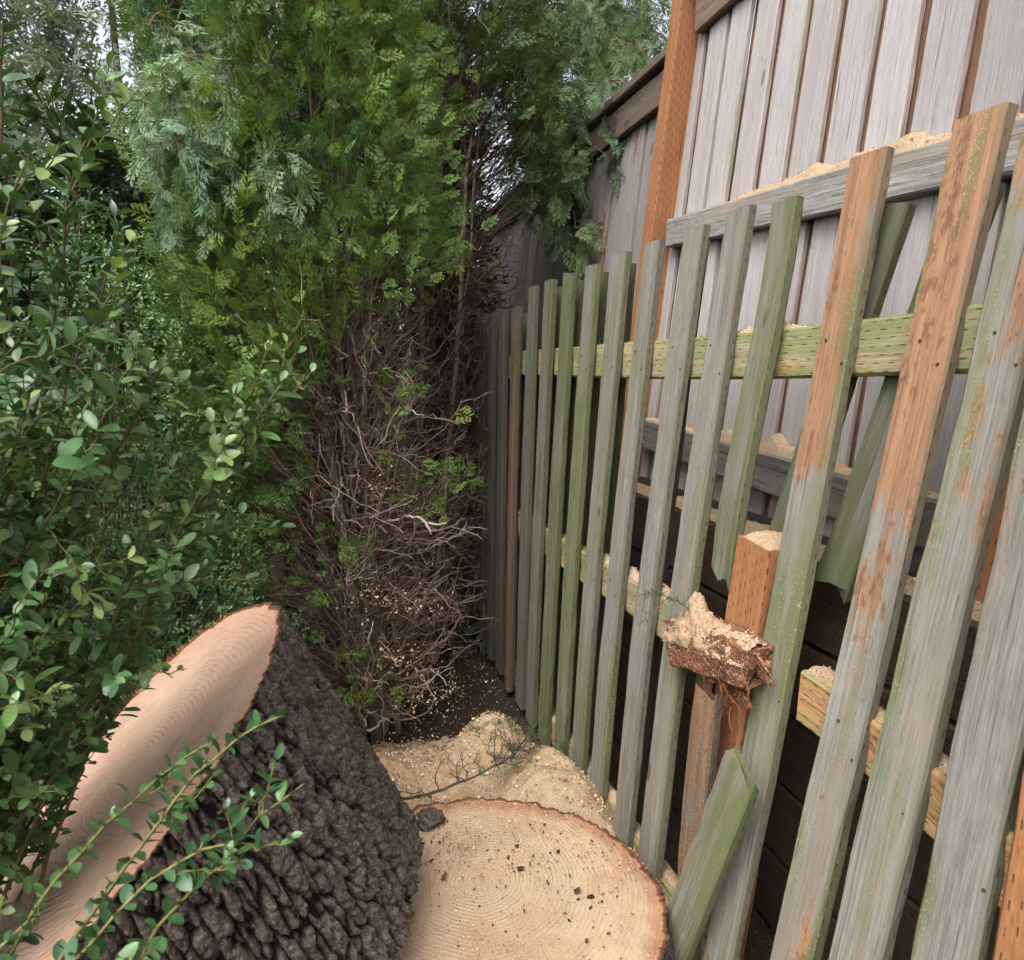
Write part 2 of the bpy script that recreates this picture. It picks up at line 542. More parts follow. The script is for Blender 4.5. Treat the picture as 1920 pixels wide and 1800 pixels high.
def board(name, pts, wvec, tvec, w, th, mat, parent=None, seed=0, nseg=14, rough=0.0022, top_cut=0.0, bot_cut=0.0,
          moss=0.3, fresh=0.2, dust=0.3, tone=1.0, fresh_top=0.0, jag_top=0.0, jag_bot=0.0, taper=None):
    """a plank along the polyline pts (the middle of its cross-section), cross-section w along wvec and th along tvec,
    softened and slightly worn edges, grain coordinates in 'wc'"""
    pts = np.asarray(pts, float)
    seg = np.linalg.norm(np.diff(pts, axis=0), axis=1)
    s = np.concatenate([[0], np.cumsum(seg)])
    L = s[-1]
    t = np.linspace(0, L, nseg + 1)
    # smooth path
    if 2 < len(pts) < 9:
        k = np.polyfit(s, pts, min(3, len(pts) - 1))
        path = sum(np.outer(t ** (len(k) - 1 - i), k[i]) for i in range(len(k)))
    else:
        path = np.stack([np.interp(t, s, pts[:, i]) for i in range(3)], 1)
    d = nrm(np.gradient(path, axis=0))
    wv = np.asarray(wvec, float)
    wv = np.broadcast_to(wv, d.shape)
    wv = nrm(wv - d * np.sum(wv * d, 1, keepdims=True))
    tv = nrm(np.cross(wv, d))
    tv = tv * np.sign(np.sum(tv * np.asarray(tvec, float), 1, keepdims=True))
    b = min(0.006, th * 0.16)
    a, c = w / 2, th / 2
    prof = np.array([(-a + b, -c), (0, -c), (a - b, -c), (a, -c + b), (a, c - b), (a - b, c), (0, c), (-a + b, c), (-a, c - b), (-a, -c + b)])
    ep = len(prof)
    n = nseg + 1
    V = np.zeros((n, ep, 3))
    wcs = np.zeros((n, ep, 3))
    r = np.random.default_rng(seed + 1000)
    o3 = r.uniform(0, 40, 3)
    for i in range(n):
        ww = taper(t[i] / L) if taper else 1.0
        q = prof.copy()
        q[:, 0] *= ww
        q3 = np.column_stack([q[:, 0] * 60, q[:, 1] * 60, np.full(ep, t[i] * 14)]) + o3
        e = (vnoise(q3, seed) - 0.5) * 2 * rough
        e2 = (vnoise(q3 * 0.23 + 9, seed) - 0.5) * 3 * rough
        q = q + q / (np.abs(q).max(1, keepdims=True) + 1e-6) * (e + e2)[:, None]
        V[i] = path[i] + q[:, :1] * wv[i] + q[:, 1:] * tv[i]
        wcs[i] = np.column_stack([q[:, 0], q[:, 1], np.full(ep, t[i])])
    # end cuts / broken ends
    for idx, cut, jag in ((n - 1, top_cut, jag_top), (0, bot_cut, jag_bot)):
        sgn = 1 if idx else -1
        off = cut * prof[:, 0] / a
        if jag:
            off = off + jag * (r.random(ep) - 0.85) + jag * 0.6 * np.sin(prof[:, 0] / a * 7 + seed)
            V[idx - sgn] += d[idx - sgn] * (jag * 0.3 * (r.random(ep) - 0.5))[:, None]
        V[idx] += d[idx] * (sgn * off)[:, None]
        wcs[idx, :, 2] += sgn * off
    V = V.reshape(-1, 3)
    wcs = wcs.reshape(-1, 3) + o3
    tts = np.column_stack([np.concatenate([np.repeat(t / L, ep), [0, 1]]), np.concatenate([np.tile(np.abs(prof[:, 0]) / a, n), [0, 0]]), np.zeros(n * ep + 2)])
    ring = np.arange(ep)
    nx = (ring + 1) % ep
    fa = np.concatenate([np.column_stack([i * ep + ring, i * ep + nx, (i + 1) * ep + nx, (i + 1) * ep + ring]) for i in range(nseg)])
    # which profile edges belong to the narrow sides
    narrow = np.array([0, 0, .7, 1, .7, 0, 0, .7, 1, .7])
    ed = np.tile(narrow, nseg)
    # end caps as fans
    cb, ct = len(V), len(V) + 1
    V = np.vstack([V, V[:ep].mean(0), V[-ep:].mean(0)])
    wcs = np.vstack([wcs, wcs[:ep].mean(0), wcs[-ep:].mean(0)])
    capb = np.column_stack([nx, ring, np.full(ep, cb)])
    base = nseg * ep
    capt = np.column_stack([base + ring, base + nx, np.full(ep, ct)])
    ed = np.concatenate([ed, np.ones(2 * ep) * 0.8])
    # outward orientation
    if np.dot(np.cross(wv[0], tv[0]), d[0]) < 0:
        fa, capb, capt = fa[:, ::-1], capb[:, ::-1], capt[:, ::-1]
    o = mesh_np(name, child_verts(V, parent), [fa, capb, capt], mat, parent,
                {"wc": ("FLOAT_VECTOR", "POINT", wcs), "tt": ("FLOAT_VECTOR", "POINT", tts), "edge": ("FLOAT", "FACE", ed)})
    o["moss"], o["fresh"], o["dust"], o["tone"] = float(moss), float(fresh), float(dust), float(tone)
    o["fresh_top"] = float(fresh_top)
    return o


def tubes(lines, radii, cols, sides=4):
    """many tapered tubes -> verts, quads, colours. lines: list of (n,3); radii: list of (n,)"""
    VV, FF, CC = [], [], []
    base = 0
    ang = np.arange(sides) * 2 * PI / sides
    ca, sa = np.cos(ang), np.sin(ang)
    for P, R, c in zip(lines, radii, cols):
        P = np.asarray(P, float)
        n = len(P)
        d = nrm(np.gradient(P, axis=0))
        ref = np.array([0.0, 0, 1]) if abs(d[:, 2]).mean() < 0.85 else np.array([1.0, 0, 0])
        a = nrm(np.cross(d, ref))
        b = np.cross(d, a)
        R = np.broadcast_to(np.asarray(R, float), (n,))
        v = P[:, None, :] + R[:, None, None] * (ca[None, :, None] * a[:, None, :] + sa[None, :, None] * b[:, None, :])
        VV.append(v.reshape(-1, 3))
        i = np.arange(n - 1)[:, None] * sides
        k = np.arange(sides)[None]
        k2 = (k + 1) % sides
        FF.append(np.stack([i + k, i + k2, i + sides + k2, i + sides + k], -1).reshape(-1, 4) + base)
        CC.append(np.broadcast_to(np.array([*c, 1.0]), (n * sides, 4)))
        base += n * sides
    return np.concatenate(VV), np.concatenate(FF), np.concatenate(CC)


def wiggle(P, amp, r, freq=1.0):
    n = len(P)
    k = r.normal(0, 1, (n, 3))
    k = np.cumsum(k, 0)
    k -= np.linspace(0, 1, n)[:, None] * k[-1]
    return P + k * amp / math.sqrt(n)


def bez(p0, p1, p2, n):
    t = np.linspace(0, 1, n)[:, None]
    return (1 - t) ** 2 * np.asarray(p0) + 2 * t * (1 - t) * np.asarray(p1) + t * t * np.asarray(p2)


def frames(stem, normal):
    """rotation matrices whose columns are (side, stem, normal)"""
    y = nrm(stem)
    z = normal - y * np.sum(normal * y, 1, keepdims=True)
    z = nrm(z)
    x = np.cross(y, z)
    return np.stack([x, y, z], -1)


def scatter(templ, which, pos, rot, scale, cols):
    """copies of small templates -> one vertex/face/colour set. templ: list of (V,F)"""
    VV, FF, CC = [], [], []
    base = 0
    for k, (V, F) in enumerate(templ):
        m = which == k
        if not m.any():
            continue
        v = np.einsum('nij,vj->nvi', rot[m] * scale[m][:, None, None], V) + pos[m][:, None, :]
        n = m.sum()
        VV.append(v.reshape(-1, 3))
        FF.append((F[None] + (np.arange(n) * len(V))[:, None, None]).reshape(-1, F.shape[1]) + base)
        c = np.concatenate([cols[m], np.ones((n, 1))], 1)
        CC.append(np.repeat(c, len(V), 0))
        base += n * len(V)
    return np.concatenate(VV), np.concatenate(FF), np.concatenate(CC)


def spray_template(seed, nside=9, sub=4, w=0.020, ang=0.80, droop=0.15, sublen=0.42):
    """flat branching scale-leaf spray, stem along +Y, length 1"""
    r = np.random.default_rng(seed)
    segs = [((0, 0), (0.0, 0.5), w * 1.0), ((0, 0.5), (r.normal(0, .03), 1.0), w * 0.9)]
    for i in range(nside):
        t = 0.10 + 0.86 * i / nside + r.normal(0, 0.012)
        sg = 1 if i % 2 else -1
        ln = (0.50 * (1 - t) ** 0.75 + 0.10) * r.uniform(0.8, 1.15)
        a = ang * r.uniform(0.85, 1.15)
        p0 = np.array([0, t])
        dr = np.array([sg * math.sin(a), math.cos(a)])
        p1 = p0 + dr * ln
        segs.append((p0, p1, w * 0.9))
        ns = max(1, int(round(sub * (0.4 + ln * 1.6))))
        for j in range(ns):
            s = 0.28 + 0.62 * j / ns
            for sg2 in (1, -1):
                if r.random() < 0.12:
                    continue
                a2 = sg2 * 0.62 * r.uniform(0.8, 1.2)
                d2 = np.array([dr[0] * math.cos(a2) - dr[1] * math.sin(a2), dr[0] * math.sin(a2) + dr[1] * math.cos(a2)])
                l2 = ln * sublen * (1.1 - 0.6 * s) * r.uniform(0.75, 1.2)
                q = p0 + dr * ln * s
                segs.append((q, q + d2 * l2, w * 0.8))
    V, F = [], []
    for p0, p1, ww in segs:
        p0, p1 = np.asarray(p0, float), np.asarray(p1, float)
        d = (p1 - p0) / (np.linalg.norm(p1 - p0) + 1e-9)
        nn = np.array([-d[1], d[0]]) * ww
        m = p0 * 0.45 + p1 * 0.55
        b = len(V)
        twig = abs(ww - w * 0.8) < 1e-9                  # the last branchlets are single tapered faces
        for q in ((p0 * 0.85 + p1 * 0.15 + nn * 1.15, p0 * 0.8 + p1 * 0.2 - nn * 1.15, p1) if twig else (p0 - nn * 0.3, m + nn, p1, m - nn)):
            rr = q[0] ** 2 * 0.6 + q[1] ** 2 * 0.4
            V.append((q[0], q[1], -droop * rr + r.normal(0, 0.006)))
        F.append((b, b + 1, b + 2))
        if not twig:
            F.append((b, b + 2, b + 3))
    return np.array(V), np.array(F)


def leaf_template(kind=0):
    """folded oval leaf along +Y, length 1"""
    if kind == 'simple':
        V = np.array([(0, 0, 0), (0.23, 0.45, 0.07), (0, 1, -0.05), (-0.23, 0.45, 0.07), (0, 0.5, 0)])
        F = np.array([(0, 1, 4), (1, 2, 4), (2, 3, 4), (3, 0, 4)])
        return V, F
    rows = {0: [(0, 0.02), (0.18, 0.17), (0.45, 0.27), (0.72, 0.25), (0.92, 0.13), (1.0, 0.01)],
            1: [(0, 0.02), (0.2, 0.15), (0.45, 0.23), (0.7, 0.18), (0.88, 0.09), (1.0, 0.005)]}[kind]
    V, F = [], []
    for y, w in rows:
        z0 = -0.16 * y * y
        for sx, k in ((-1, 1), (0, 0), (1, 1)):
            V.append((sx * w, y, z0 + k * w * 0.28))
    for i in range(len(rows) - 1):
        for k in range(2):
            b = i * 3 + k
            F.append((b, b + 1, b + 4, b + 3))
    return np.array(V), np.array(F)


def heap(name, label, grid_fn, nu, nv, parent=None, chips=0, seed=0, chip_size=(0.003, 0.008), mat='sawdust', chip_cols=None, z_only=True):
    """a loose pile: displaced sheet with a skirt plus a litter of chips as one 'stuff' object"""
    u, v = np.meshgrid(np.linspace(0, 1, nu), np.linspace(0, 1, nv), indexing='ij')
    P = grid_fn(u.ravel(), v.ravel())
    i, j = np.meshgrid(np.arange(nu - 1), np.arange(nv - 1), indexing='ij')
    a = (i * nv + j).ravel()
    F = np.column_stack([a, a + nv, a + nv + 1, a + 1])
    if np.cross(P[nv] - P[0], P[1] - P[0])[2] < 0:
        F = F[:, ::-1]
    o = mesh_np(name, P, F, M[mat], None, smooth=True)
    tag(o, label, "sawdust", kind="stuff")
    return o


CHIP_COLS = np.array([(0.10, 0.065, 0.04), (0.30, 0.17, 0.09), (0.66, 0.50, 0.33), (0.74, 0.61, 0.45), (0.55, 0.36, 0.20), (0.48, 0.27, 0.13), (0.62, 0.44, 0.27), (0.12, 0.075, 0.045)])


def chips(name, label, pos, sizes, seed, flat=0.5, cols=CHIP_COLS, up=None, cat="wood chips"):
    r = np.random.default_rng(seed)
    n = len(pos)
    V = np.array([(-.5, -.5, 0), (.5, -.45, .08), (.45, .5, 0), (-.5, .42, .1)])
    F = np.array([(0, 1, 2, 3)])
    th = r.normal(0, 1, (n, 3)) * flat + (np.array([0, 0, 1.0]) if up is None else up)
    st = nrm(r.normal(0, 1, (n, 3)))
    rot = frames(st, th)
    rot = rot * np.stack([r.uniform(0.4, 1, n), r.uniform(0.8, 1.6, n), np.ones(n)], -1)[:, None, :]
    c = cols[r.integers(0, len(cols), n)] * r.uniform(0.8, 1.15, (n, 1))
    v, f, cc = scatter([(V, F)], np.zeros(n, int), pos, rot, sizes, c)
    o = mesh_np(name, v, f, M['chip'], None, {"col": ("FLOAT_COLOR", "POINT", cc)})
    return tag(o, label, cat, kind="stuff")



# ------------------------------------------------------------------ the ground


def ground_z(x, y):
    p = np.column_stack([x, y, np.zeros_like(x)])
    near = np.exp(-((x - 0.2) ** 2 + (y - 1.8) ** 2) / 12)
    z = -0.20 + near * (fbm(p * 2.3, 4, 3) - 0.5) * 0.10 + near * (fbm(p * 11, 3, 5) - 0.5) * 0.035
    z = z + 0.14 / (1 + np.exp((x + 0.25) * 9)) * np.exp(-(y - 1.2) ** 2 / 8)       # the bed rises towards the shrubs
    return z


def make_ground():
    k = np.linspace(-1, 1, 181)
    g = np.sign(k) * (np.abs(k) * 4 + np.abs(k) ** 7 * 296)
    X, Y = np.meshgrid(g, g + 1.5, indexing='ij')
    x, y = X.ravel(), Y.ravel()
    V = np.column_stack([x, y, ground_z(x, y)])
    n = len(g)
    i, j = np.meshgrid(np.arange(n - 1), np.arange(n - 1), indexing='ij')
    a = (i * n + j).ravel()
    o = mesh_np("ground", V, np.column_stack([a, a + n, a + n + 1, a + 1]), M['soil'], smooth=True)
    tag(o, "dark bare soil of the garden bed", kind="structure")
    # the neighbour's raised ground behind the retaining wall
    gx = 1.275 + np.concatenate([np.linspace(0, 3, 16), np.linspace(6, 60, 10)])
    gy = np.concatenate([np.linspace(-30, -1, 8), np.linspace(-0.5, 8, 30), np.linspace(10, 60, 10)])
    X, Y = np.meshgrid(gx, gy, indexing='ij')
    x, y = X.ravel(), Y.ravel()
    z = 0.86 + (fbm(np.column_stack([x, y, x * 0]) * 2, 3, 9) - 0.5) * 0.05
    nv = len(gy)
    i, j = np.meshgrid(np.arange(len(gx) - 1), np.arange(nv - 1), indexing='ij')
    a = (i * nv + j).ravel()
    o = mesh_np("terrace", np.column_stack([x, y, z]), np.column_stack([a, a + nv, a + nv + 1, a + 1]), M['soil'], smooth=True)
    tag(o, "raised ground of the neighbouring garden", kind="structure")


make_ground()

# ------------------------------------------------------------------ the neighbour's retaining wall and board fence
LEAN = 0.113


def nx(z, x0):            # the tall fence leans away: x at height z for a face that is at x0 at z = 1.541
    return x0 + LEAN * (z - 1.541)


def make_neighbour():
    rw = empty("retaining_wall", (1.2, 2.5, -0.2), "dark brown incised timber retaining wall behind the picket fence", "retaining wall")
    z = -0.19
    for k in range(5):
        h = 0.212
        for y0, y1 in ((-1.0, 1.62), (1.63, 4.2), (4.21, 7.0)) if k % 2 else ((-1.0, 0.7), (0.71, 3.1), (3.11, 7.0)):
            x = 1.205 + rng.normal(0, 0.006)
            board("timber", [(x, y0, z + h / 2), (x, y1, z + h / 2)], (0, 0, 1), (1, 0, 0), h - 0.006, 0.11, M['timber'], rw, seed=60 + k,
                  moss=0.1, fresh=0.2, dust=0.35, tone=rng.uniform(0.75, 1.1))
        z += h + 0.002
    top = z

    tf = empty("board_fence", (1.4, 2.75, top), "tall leaning fence of silvered vertical boards with orange posts", "fence")

    def vpost(y, z0, z1, tone=1.0):
        x = 1.352
        board("post", [(nx(z0, x), y, z0), (nx(z1, x), y, z1)], (0, 1, 0), (1, 0, 0), 0.088, 0.105, M['post'], tf, seed=int(y * 37), nseg=18,
              moss=0.0, fresh=0.3, dust=0.12, tone=tone, rough=0.0012)

    vpost(2.715, top, 2.80, 0.98)
    vpost(1.02, top, 2.80, 0.95)
    vpost(-0.70, top, 2.80)
    # near section: wide silver boards with brown ones behind the gaps
    pitch = 0.157
    y = -0.62
    k = 0
    while y < 6.4:
        far = y > 2.70
        if True:
            zt = 2.60 if far else 2.78
            w = rng.uniform(0.116, 0.126) if not far else rng.uniform(0.13, 0.15)
            tilt = rng.normal(0, 0.0025)
            x = 1.405 + rng.normal(0, 0.0035)
            board("board", [(nx(top, x), y, top + 0.005), (nx(zt, x), y + tilt, zt)], (0, 1, 0), (1, 0, 0), w, 0.02, M['board'], tf, seed=200 + k, nseg=20, rough=0.0016,
                  moss=rng.uniform(0.05, 0.3), fresh=rng.uniform(0.1, 0.4) + (0.25 if far else 0), dust=0.15, tone=rng.uniform(0.85, 1.12) * (0.72 if far else 0.98))
            board("backing_board", [(nx(top, 1.4265), y + pitch / 2, top + 0.005), (nx(zt, 1.4265), y + pitch / 2, zt - 0.004)], (0, 1, 0), (1, 0, 0), 0.07, 0.02, M['backing'], tf,
                  seed=400 + k, nseg=6, moss=0.1, fresh=0.3, dust=0.55, tone=rng.uniform(0.8, 1.15))
        y += pitch
        k += 1

    def hrail(name, y0, y1, z0, z1, x, h, th, mat, seed, **kw):
        return board(name, [(nx(z0, x), y0, z0), (nx(0.5 * (z0 + z1), x), 0.5 * (y0 + y1), 0.5 * (z0 + z1)), (nx(z1, x), y1, z1)], (0, 0, 1), (1, 0, 0), h, th, mat, tf, seed=seed, nseg=24, **kw)

    # mid rail of the near section: a grey, strongly grained plank that ends just past the post
    r = hrail("rail", 1.078, 2.632, 1.772, 1.875, 1.368, 0.108, 0.046, M['plank'], 31, moss=0.22, fresh=0.15, dust=0.2, tone=1.05)
    tag(r, "grey boldly grained rail strewn with sawdust")
    hrail("rail", 1.078, 2.64, 0.985, 1.075, 1.368, 0.12, 0.046, M['plank'], 32, moss=0.15, fresh=0.1, dust=0.3, tone=0.75)
    hrail("rail", -0.64, 0.96, 1.70, 1.77, 1.368, 0.108, 0.046, M['plank'], 33, moss=0.2, fresh=0.1, dust=0.2)
    hrail("rail", -0.64, 0.96, 0.98, 0.98, 1.368, 0.12, 0.046, M['plank'], 34, moss=0.2, fresh=0.1, dust=0.2)
    # top trim and caps
    hrail("top_rail", 1.078, 2.642, 2.70, 2.70, 1.372, 0.14, 0.04, M['trim'], 35, moss=0.1, fresh=0.35, dust=0.0, tone=1.1)
    hrail("top_rail", -0.64, 0.962, 2.70, 2.70, 1.372, 0.14, 0.04, M['trim'], 36, moss=0.1, fresh=0.35, dust=0.0)
    hrail("top_rail", 2.758, 6.44, 2.515, 2.515, 1.372, 0.14, 0.04, M['trim'], 37, moss=0.15, fresh=0.2, dust=0.0, tone=0.9)
    for y0, y1, zz, sd in ((-0.75, 2.77, 2.825, 41), (2.756, 6.6, 2.622, 42)):
        x = nx(zz, 1.395)
        board("cap", [(x, y0, zz), (x, y1, zz)], (1, 0, 0), (0, 0, 1), 0.16, 0.04, M['trim'], tf, seed=sd, nseg=30, moss=0.35, fresh=0.15, dust=0.0, tone=1.2)
    return top


RET_TOP = make_neighbour()

# ------------------------------------------------------------------ the picket fence
PW, PT = 0.097, 0.026           # picket width and thickness
RT = 0.046                      # rail thickness
LEAN_Y = np.array([0.3, 0.655, 0.82, 1.0, 1.23, 1.62, 1.79, 1.985, 2.155, 2.315, 2.527, 2.70, 2.86, 3.2, 5.0])
LEAN_TOP = np.array([0.18, 0.19, 0.35, 0.31, 0.262, 0.184, 0.168, 0.143, 0.117, 0.094, 0.087, 0.068, 0.05, 0.02, 0.0])


def fx(y, z, bow=None):
    """x of the pickets' front face (the fence was pushed over more and more towards the camera)"""
    a = np.interp(y, LEAN_Y, LEAN_TOP)
    if bow is None:
        bow = float(np.interp(y, [1.25, 1.6, 2.6], [1.0, 1.25, 1.2]))
    return 0.82 + float(np.interp(y, [0.3, 0.655, 0.82, 1.0, 1.25], [-0.05, -0.05, -0.08, -0.035, 0.0])) + a * (max(z + 0.15, 0) / 1.85) ** bow


FENCE = empty("picket_fence", (0.86, 2.4, -0.2), "mossy grey picket fence, pushed over and broken near the stump", "fence")


def picket_path(y, z0, z1, dx, dy=0.0, bow=None):
    zs = np.linspace(z0, z1, 5)
    return [(fx(y, z, bow) + dx, y + dy * (z - z0) / (z1 - z0), z) for z in zs]


def picket(y_far, z0, z1, back=False, dy=0.0, **kw):
    """y_far is the picket's far edge"""
    dx = PT / 2 + (PT + RT if back else 0)
    return board("picket", picket_path(y_far - PW / 2, z0, z1, dx, dy, kw.pop('bow', None)), (0, 1, 0), (1, 0, 0), PW, PT, M['picket'], FENCE,
                 nseg=26, **kw)


# front pickets, near to far: far edge, bottom, top, moss, fresh, tone
front = [
    (0.737, -0.14, 1.70, 0.30, 0.30, 1.02, 0.0),
    (0.88, -0.14, 1.70, 0.42, 0.42, 1.08, 0.03),
    (1.048, -0.14, 1.762, 0.30, 0.50, 1.08, 0.0),
    (1.277, -0.14, 1.762, 0.45, 0.40, 1.05, 0.0),
    (1.621, -0.11, 1.722, 0.32, 0.30, 1.0, 0.0),
    (1.788, -0.14, 1.708, 0.26, 0.22, 1.02, 0.0),
    (1.985, -0.17, 1.703, 0.36, 0.10, 0.98, 0.0),
    (2.155, -0.18, 1.696, 0.48, 0.10, 0.95, 0.0),
    (2.33, -0.16, 1.684, 0.62, 0.10, 0.92, 0.0),
    (2.527, -0.16, 1.684, 0.78, 0.10, 0.80, 0.0),
    (2.703, -0.16, 1.679, 0.50, 0.20, 0.75, 0.0),
    (2.863, -0.16, 1.672, 0.42, 0.20, 0.70, 0.0),
    (3.05, -0.16, 1.60, 0.35, 0.25, 0.65, 0.0),
    (3.23, -0.16, 1.60, 0.30, 0.20, 0.62, 0.0),
]  # tone drops towards the far end: tree shade put into the colour
y = 3.42
while y < 5.6:
    front.append((y, -0.16, 1.60 + rng.normal(0, 0.01), 0.3, 0.2, 0.6, 0.0))  # low tone carries the same tree shade
    y += 0.19
for k, (yf, z0, z1, mo, fr, tn, dy) in enumerate(front):
    picket(yf, z0, z1, seed=500 + k, moss=mo, fresh=fr, dust=0.45 if yf < 2 else 0.25, tone=tn, dy=dy, top_cut=rng.normal(0, 0.004),
           fresh_top=0.5 if 1.2 < yf < 1.3 else 0.35 if 1.0 < yf < 1.1 else 0.2 if yf < 1 else 0.0, rough=0.0026)
# back pickets fill the gaps on the far side of the rails
backs = [(1.19, 1.66, -0.29), (1.36, 1.66, -0.32), (1.40, 1.71, 0.0), (1.70, 1.70, 0), (1.885, 1.69, 0), (2.07, 1.685, 0), (2.24, 1.675, 0), (2.425, 1.672, 0), (2.61, 1.665, 0), (2.785, 1.66, 0)]
y = 2.96
while y < 5.6:
    backs.append((y, 1.585, 0))
    y += 0.19
for k, (yf, z1, dy) in enumerate(backs):
    if k == 2 or (1.6 < yf < 2.3 and k % 2):
        continue
    picket(yf - (0.16 * dy if k < 2 else 0), 0.86 if k < 2 else -0.14, z1, back=True, seed=600 + k, moss=0.75 if k < 2 else 0.5, fresh=0.1, dust=0.3, tone=0.62, dy=dy * (0.52 if k < 2 else 1), jag_bot=0.06 if k < 2 else 0.0)

# the back picket beside the gap: pushed out at the bottom and split, it stops above the broken rail
bp = board("picket", [(0.955, 1.46, 0.80), (0.965, 1.44, 1.05), (1.005, 1.425, 1.35), (1.05, 1.42, 1.712)], (0.12, 1, 0), (1, -0.1, 0), PW * 1.05, PT, M['picket'], FENCE, seed=701,
           nseg=26, moss=0.62, fresh=0.15, dust=0.5, tone=0.95, jag_bot=0.05, top_cut=0.004)
tag(bp, "green back picket split off above the broken rail")
# stub of the broken front picket and of its neighbour, still nailed to the bottom rail
st = board("picket", [(0.845, 1.37, -0.16), (0.85, 1.365, 0.2), (0.87, 1.358, 0.62)], (0, 1, 0), (1, 0, 0), PW * 1.0, PT, M['picket'], FENCE, seed=702, nseg=22,
           moss=0.25, fresh=0.7, dust=0.8, tone=0.75, jag_top=0.10, taper=lambda t: 1.0 - 0.35 * max(0, t - 0.6))
tag(st, "splintered brown stub of a broken picket")
st = board("picket", [(0.93, 1.505, -0.16), (0.935, 1.50, 0.2), (0.95, 1.495, 0.64)], (0, 1, 0), (1, 0, 0), PW * 0.8, PT, M['picket'], FENCE, seed=703, nseg=20,
           moss=0.7, fresh=0.2, dust=0.5, tone=0.8, jag_top=0.06)
tag(st, "green stub of a broken back picket")


def fence_rail(y0, y1, z, h, seed, zfun=None, **kw):
    ys = np.linspace(y0, y1, 24)
    P = []
    for yy in ys:
        zz = z + (zfun(yy) if zfun else 0)
        P.append((fx(yy, zz) + PT + RT / 2 + 0.001, yy, zz))
    return board("rail", P, (0, 0, 1), (1, 0, 0), h, RT, M['rail'], FENCE, seed=seed, nseg=36, **kw)


fence_rail(0.25, 3.05, 1.362, 0.112, 71, lambda yy: 0.028 * max(0, 1.7 - yy), moss=0.62, fresh=0.45, dust=0.15, tone=0.98)
fence_rail(3.06, 5.6, 1.345, 0.112, 72, moss=0.5, fresh=0.2, dust=0.1, tone=0.7)
fence_rail(1.47, 3.05, 0.640, 0.115, 73, moss=0.62, fresh=0.55, dust=0.3, tone=0.95, jag_bot=0.05)
fence_rail(0.626, 1.175, 0.652, 0.115, 74, moss=0.34, fresh=0.95, dust=0.1, tone=1.12, jag_top=0.03)
fence_rail(3.06, 5.6, 0.640, 0.112, 75, moss=0.5, fresh=0.3, dust=0.1, tone=0.7)
fence_rail(0.626, 3.05, -0.09, 0.112, 76, moss=0.45, fresh=0.6, dust=0.2, tone=1.0)
fence_rail(3.06, 5.6, -0.09, 0.112, 77, moss=0.45, fresh=0.3, dust=0.1, tone=0.7)
# posts of this fence
po = board("post", [(0.945, 1.415, -0.2), (1.0, 1.335, 0.94)], (0, 1, 0), (1, 0, 0), 0.125, 0.115, M['post'], FENCE, seed=81, nseg=16, moss=0.0, fresh=0.35, dust=0.2, tone=1.05, rough=0.0015)
tag(po, "thick orange post sawn off below the rail, dust on top")
board("post", [(0.862, 0.562, -0.2), (0.912, 0.562, 0.95)], (0, 1, 0), (1, 0, 0), 0.12, 0.09, M['post'], FENCE, seed=82, nseg=16, moss=0.0, fresh=0.5, dust=0.1, tone=1.15, rough=0.0015)
board("post", [(0.96, 3.0, -0.2), (0.99, 3.0, 1.5)], (0, 1, 0), (1, 0, 0), 0.11, 0.09, M['post'], FENCE, seed=83, nseg=12, moss=0.1, fresh=0.3, dust=0.1, tone=0.9, rough=0.0015)
# rusty nails where the pickets cross the rails
nv, nf, ncol = tubes([np.array([(0, 0, 0), (-0.0022, 0, 0), (-0.003, 0, 0)])], [[0.003, 0.003, 0.0006]], [(0.07, 0.045, 0.032)], 8)
NAIL = mesh_np("nail", nv, nf, M['twig'], None, {"col": ("FLOAT_COLOR", "POINT", ncol)}, mesh_only=True)
rn = np.random.default_rng(3)
for (yf, z0, z1, mo, fr, tn, dy) in front[:9]:
    for zr in (1.36, 0.645, -0.08):
        for off in (0.028, 0.082):
            if rn.random() < 0.12:
                continue
            yy = yf - off + rn.normal(0, 0.004)
            zz = zr + (0.025 if off < 0.05 else -0.02) + rn.normal(0, 0.008)
            o = bpy.data.objects.new("nail", NAIL)
            link(o, FENCE)
            o.location = Vector((fx(yf - PW / 2, zz) + 0.0005, yy + dy * 0.5, zz)) - FENCE.location
# the narrow orange strip board among the far pickets
sb = board("picket", picket_path(3.0 - 0.03, -0.16, 1.55, PT / 2 - 0.012, 0), (0, 1, 0), (1, 0, 0), 0.05, 0.03, M['picket'], FENCE, seed=711, nseg=18, moss=0.0, fresh=1.1, dust=0.1, tone=0.75)
tag(sb, "narrow orange-brown strip board between grey pickets")

# ------------------------------------------------------------------ loose broken pieces by the gap
lb = board("broken_picket", [(0.775, 1.37, -0.20), (0.80, 1.27, 0.14), (0.835, 1.17, 0.50)], (0.05, 1, 0.25), (1, 0, 0), PW * 1.15, PT * 0.9, M['picket'], None, seed=712, nseg=24,
           moss=0.72, fresh=0.2, dust=0.4, tone=1.02, jag_top=0.035, bot_cut=0.01)
tag(lb, "snapped mossy picket leaning diagonally at the foot of the fence, beside the stump", "broken board")

# ------------------------------------------------------------------ stump and log


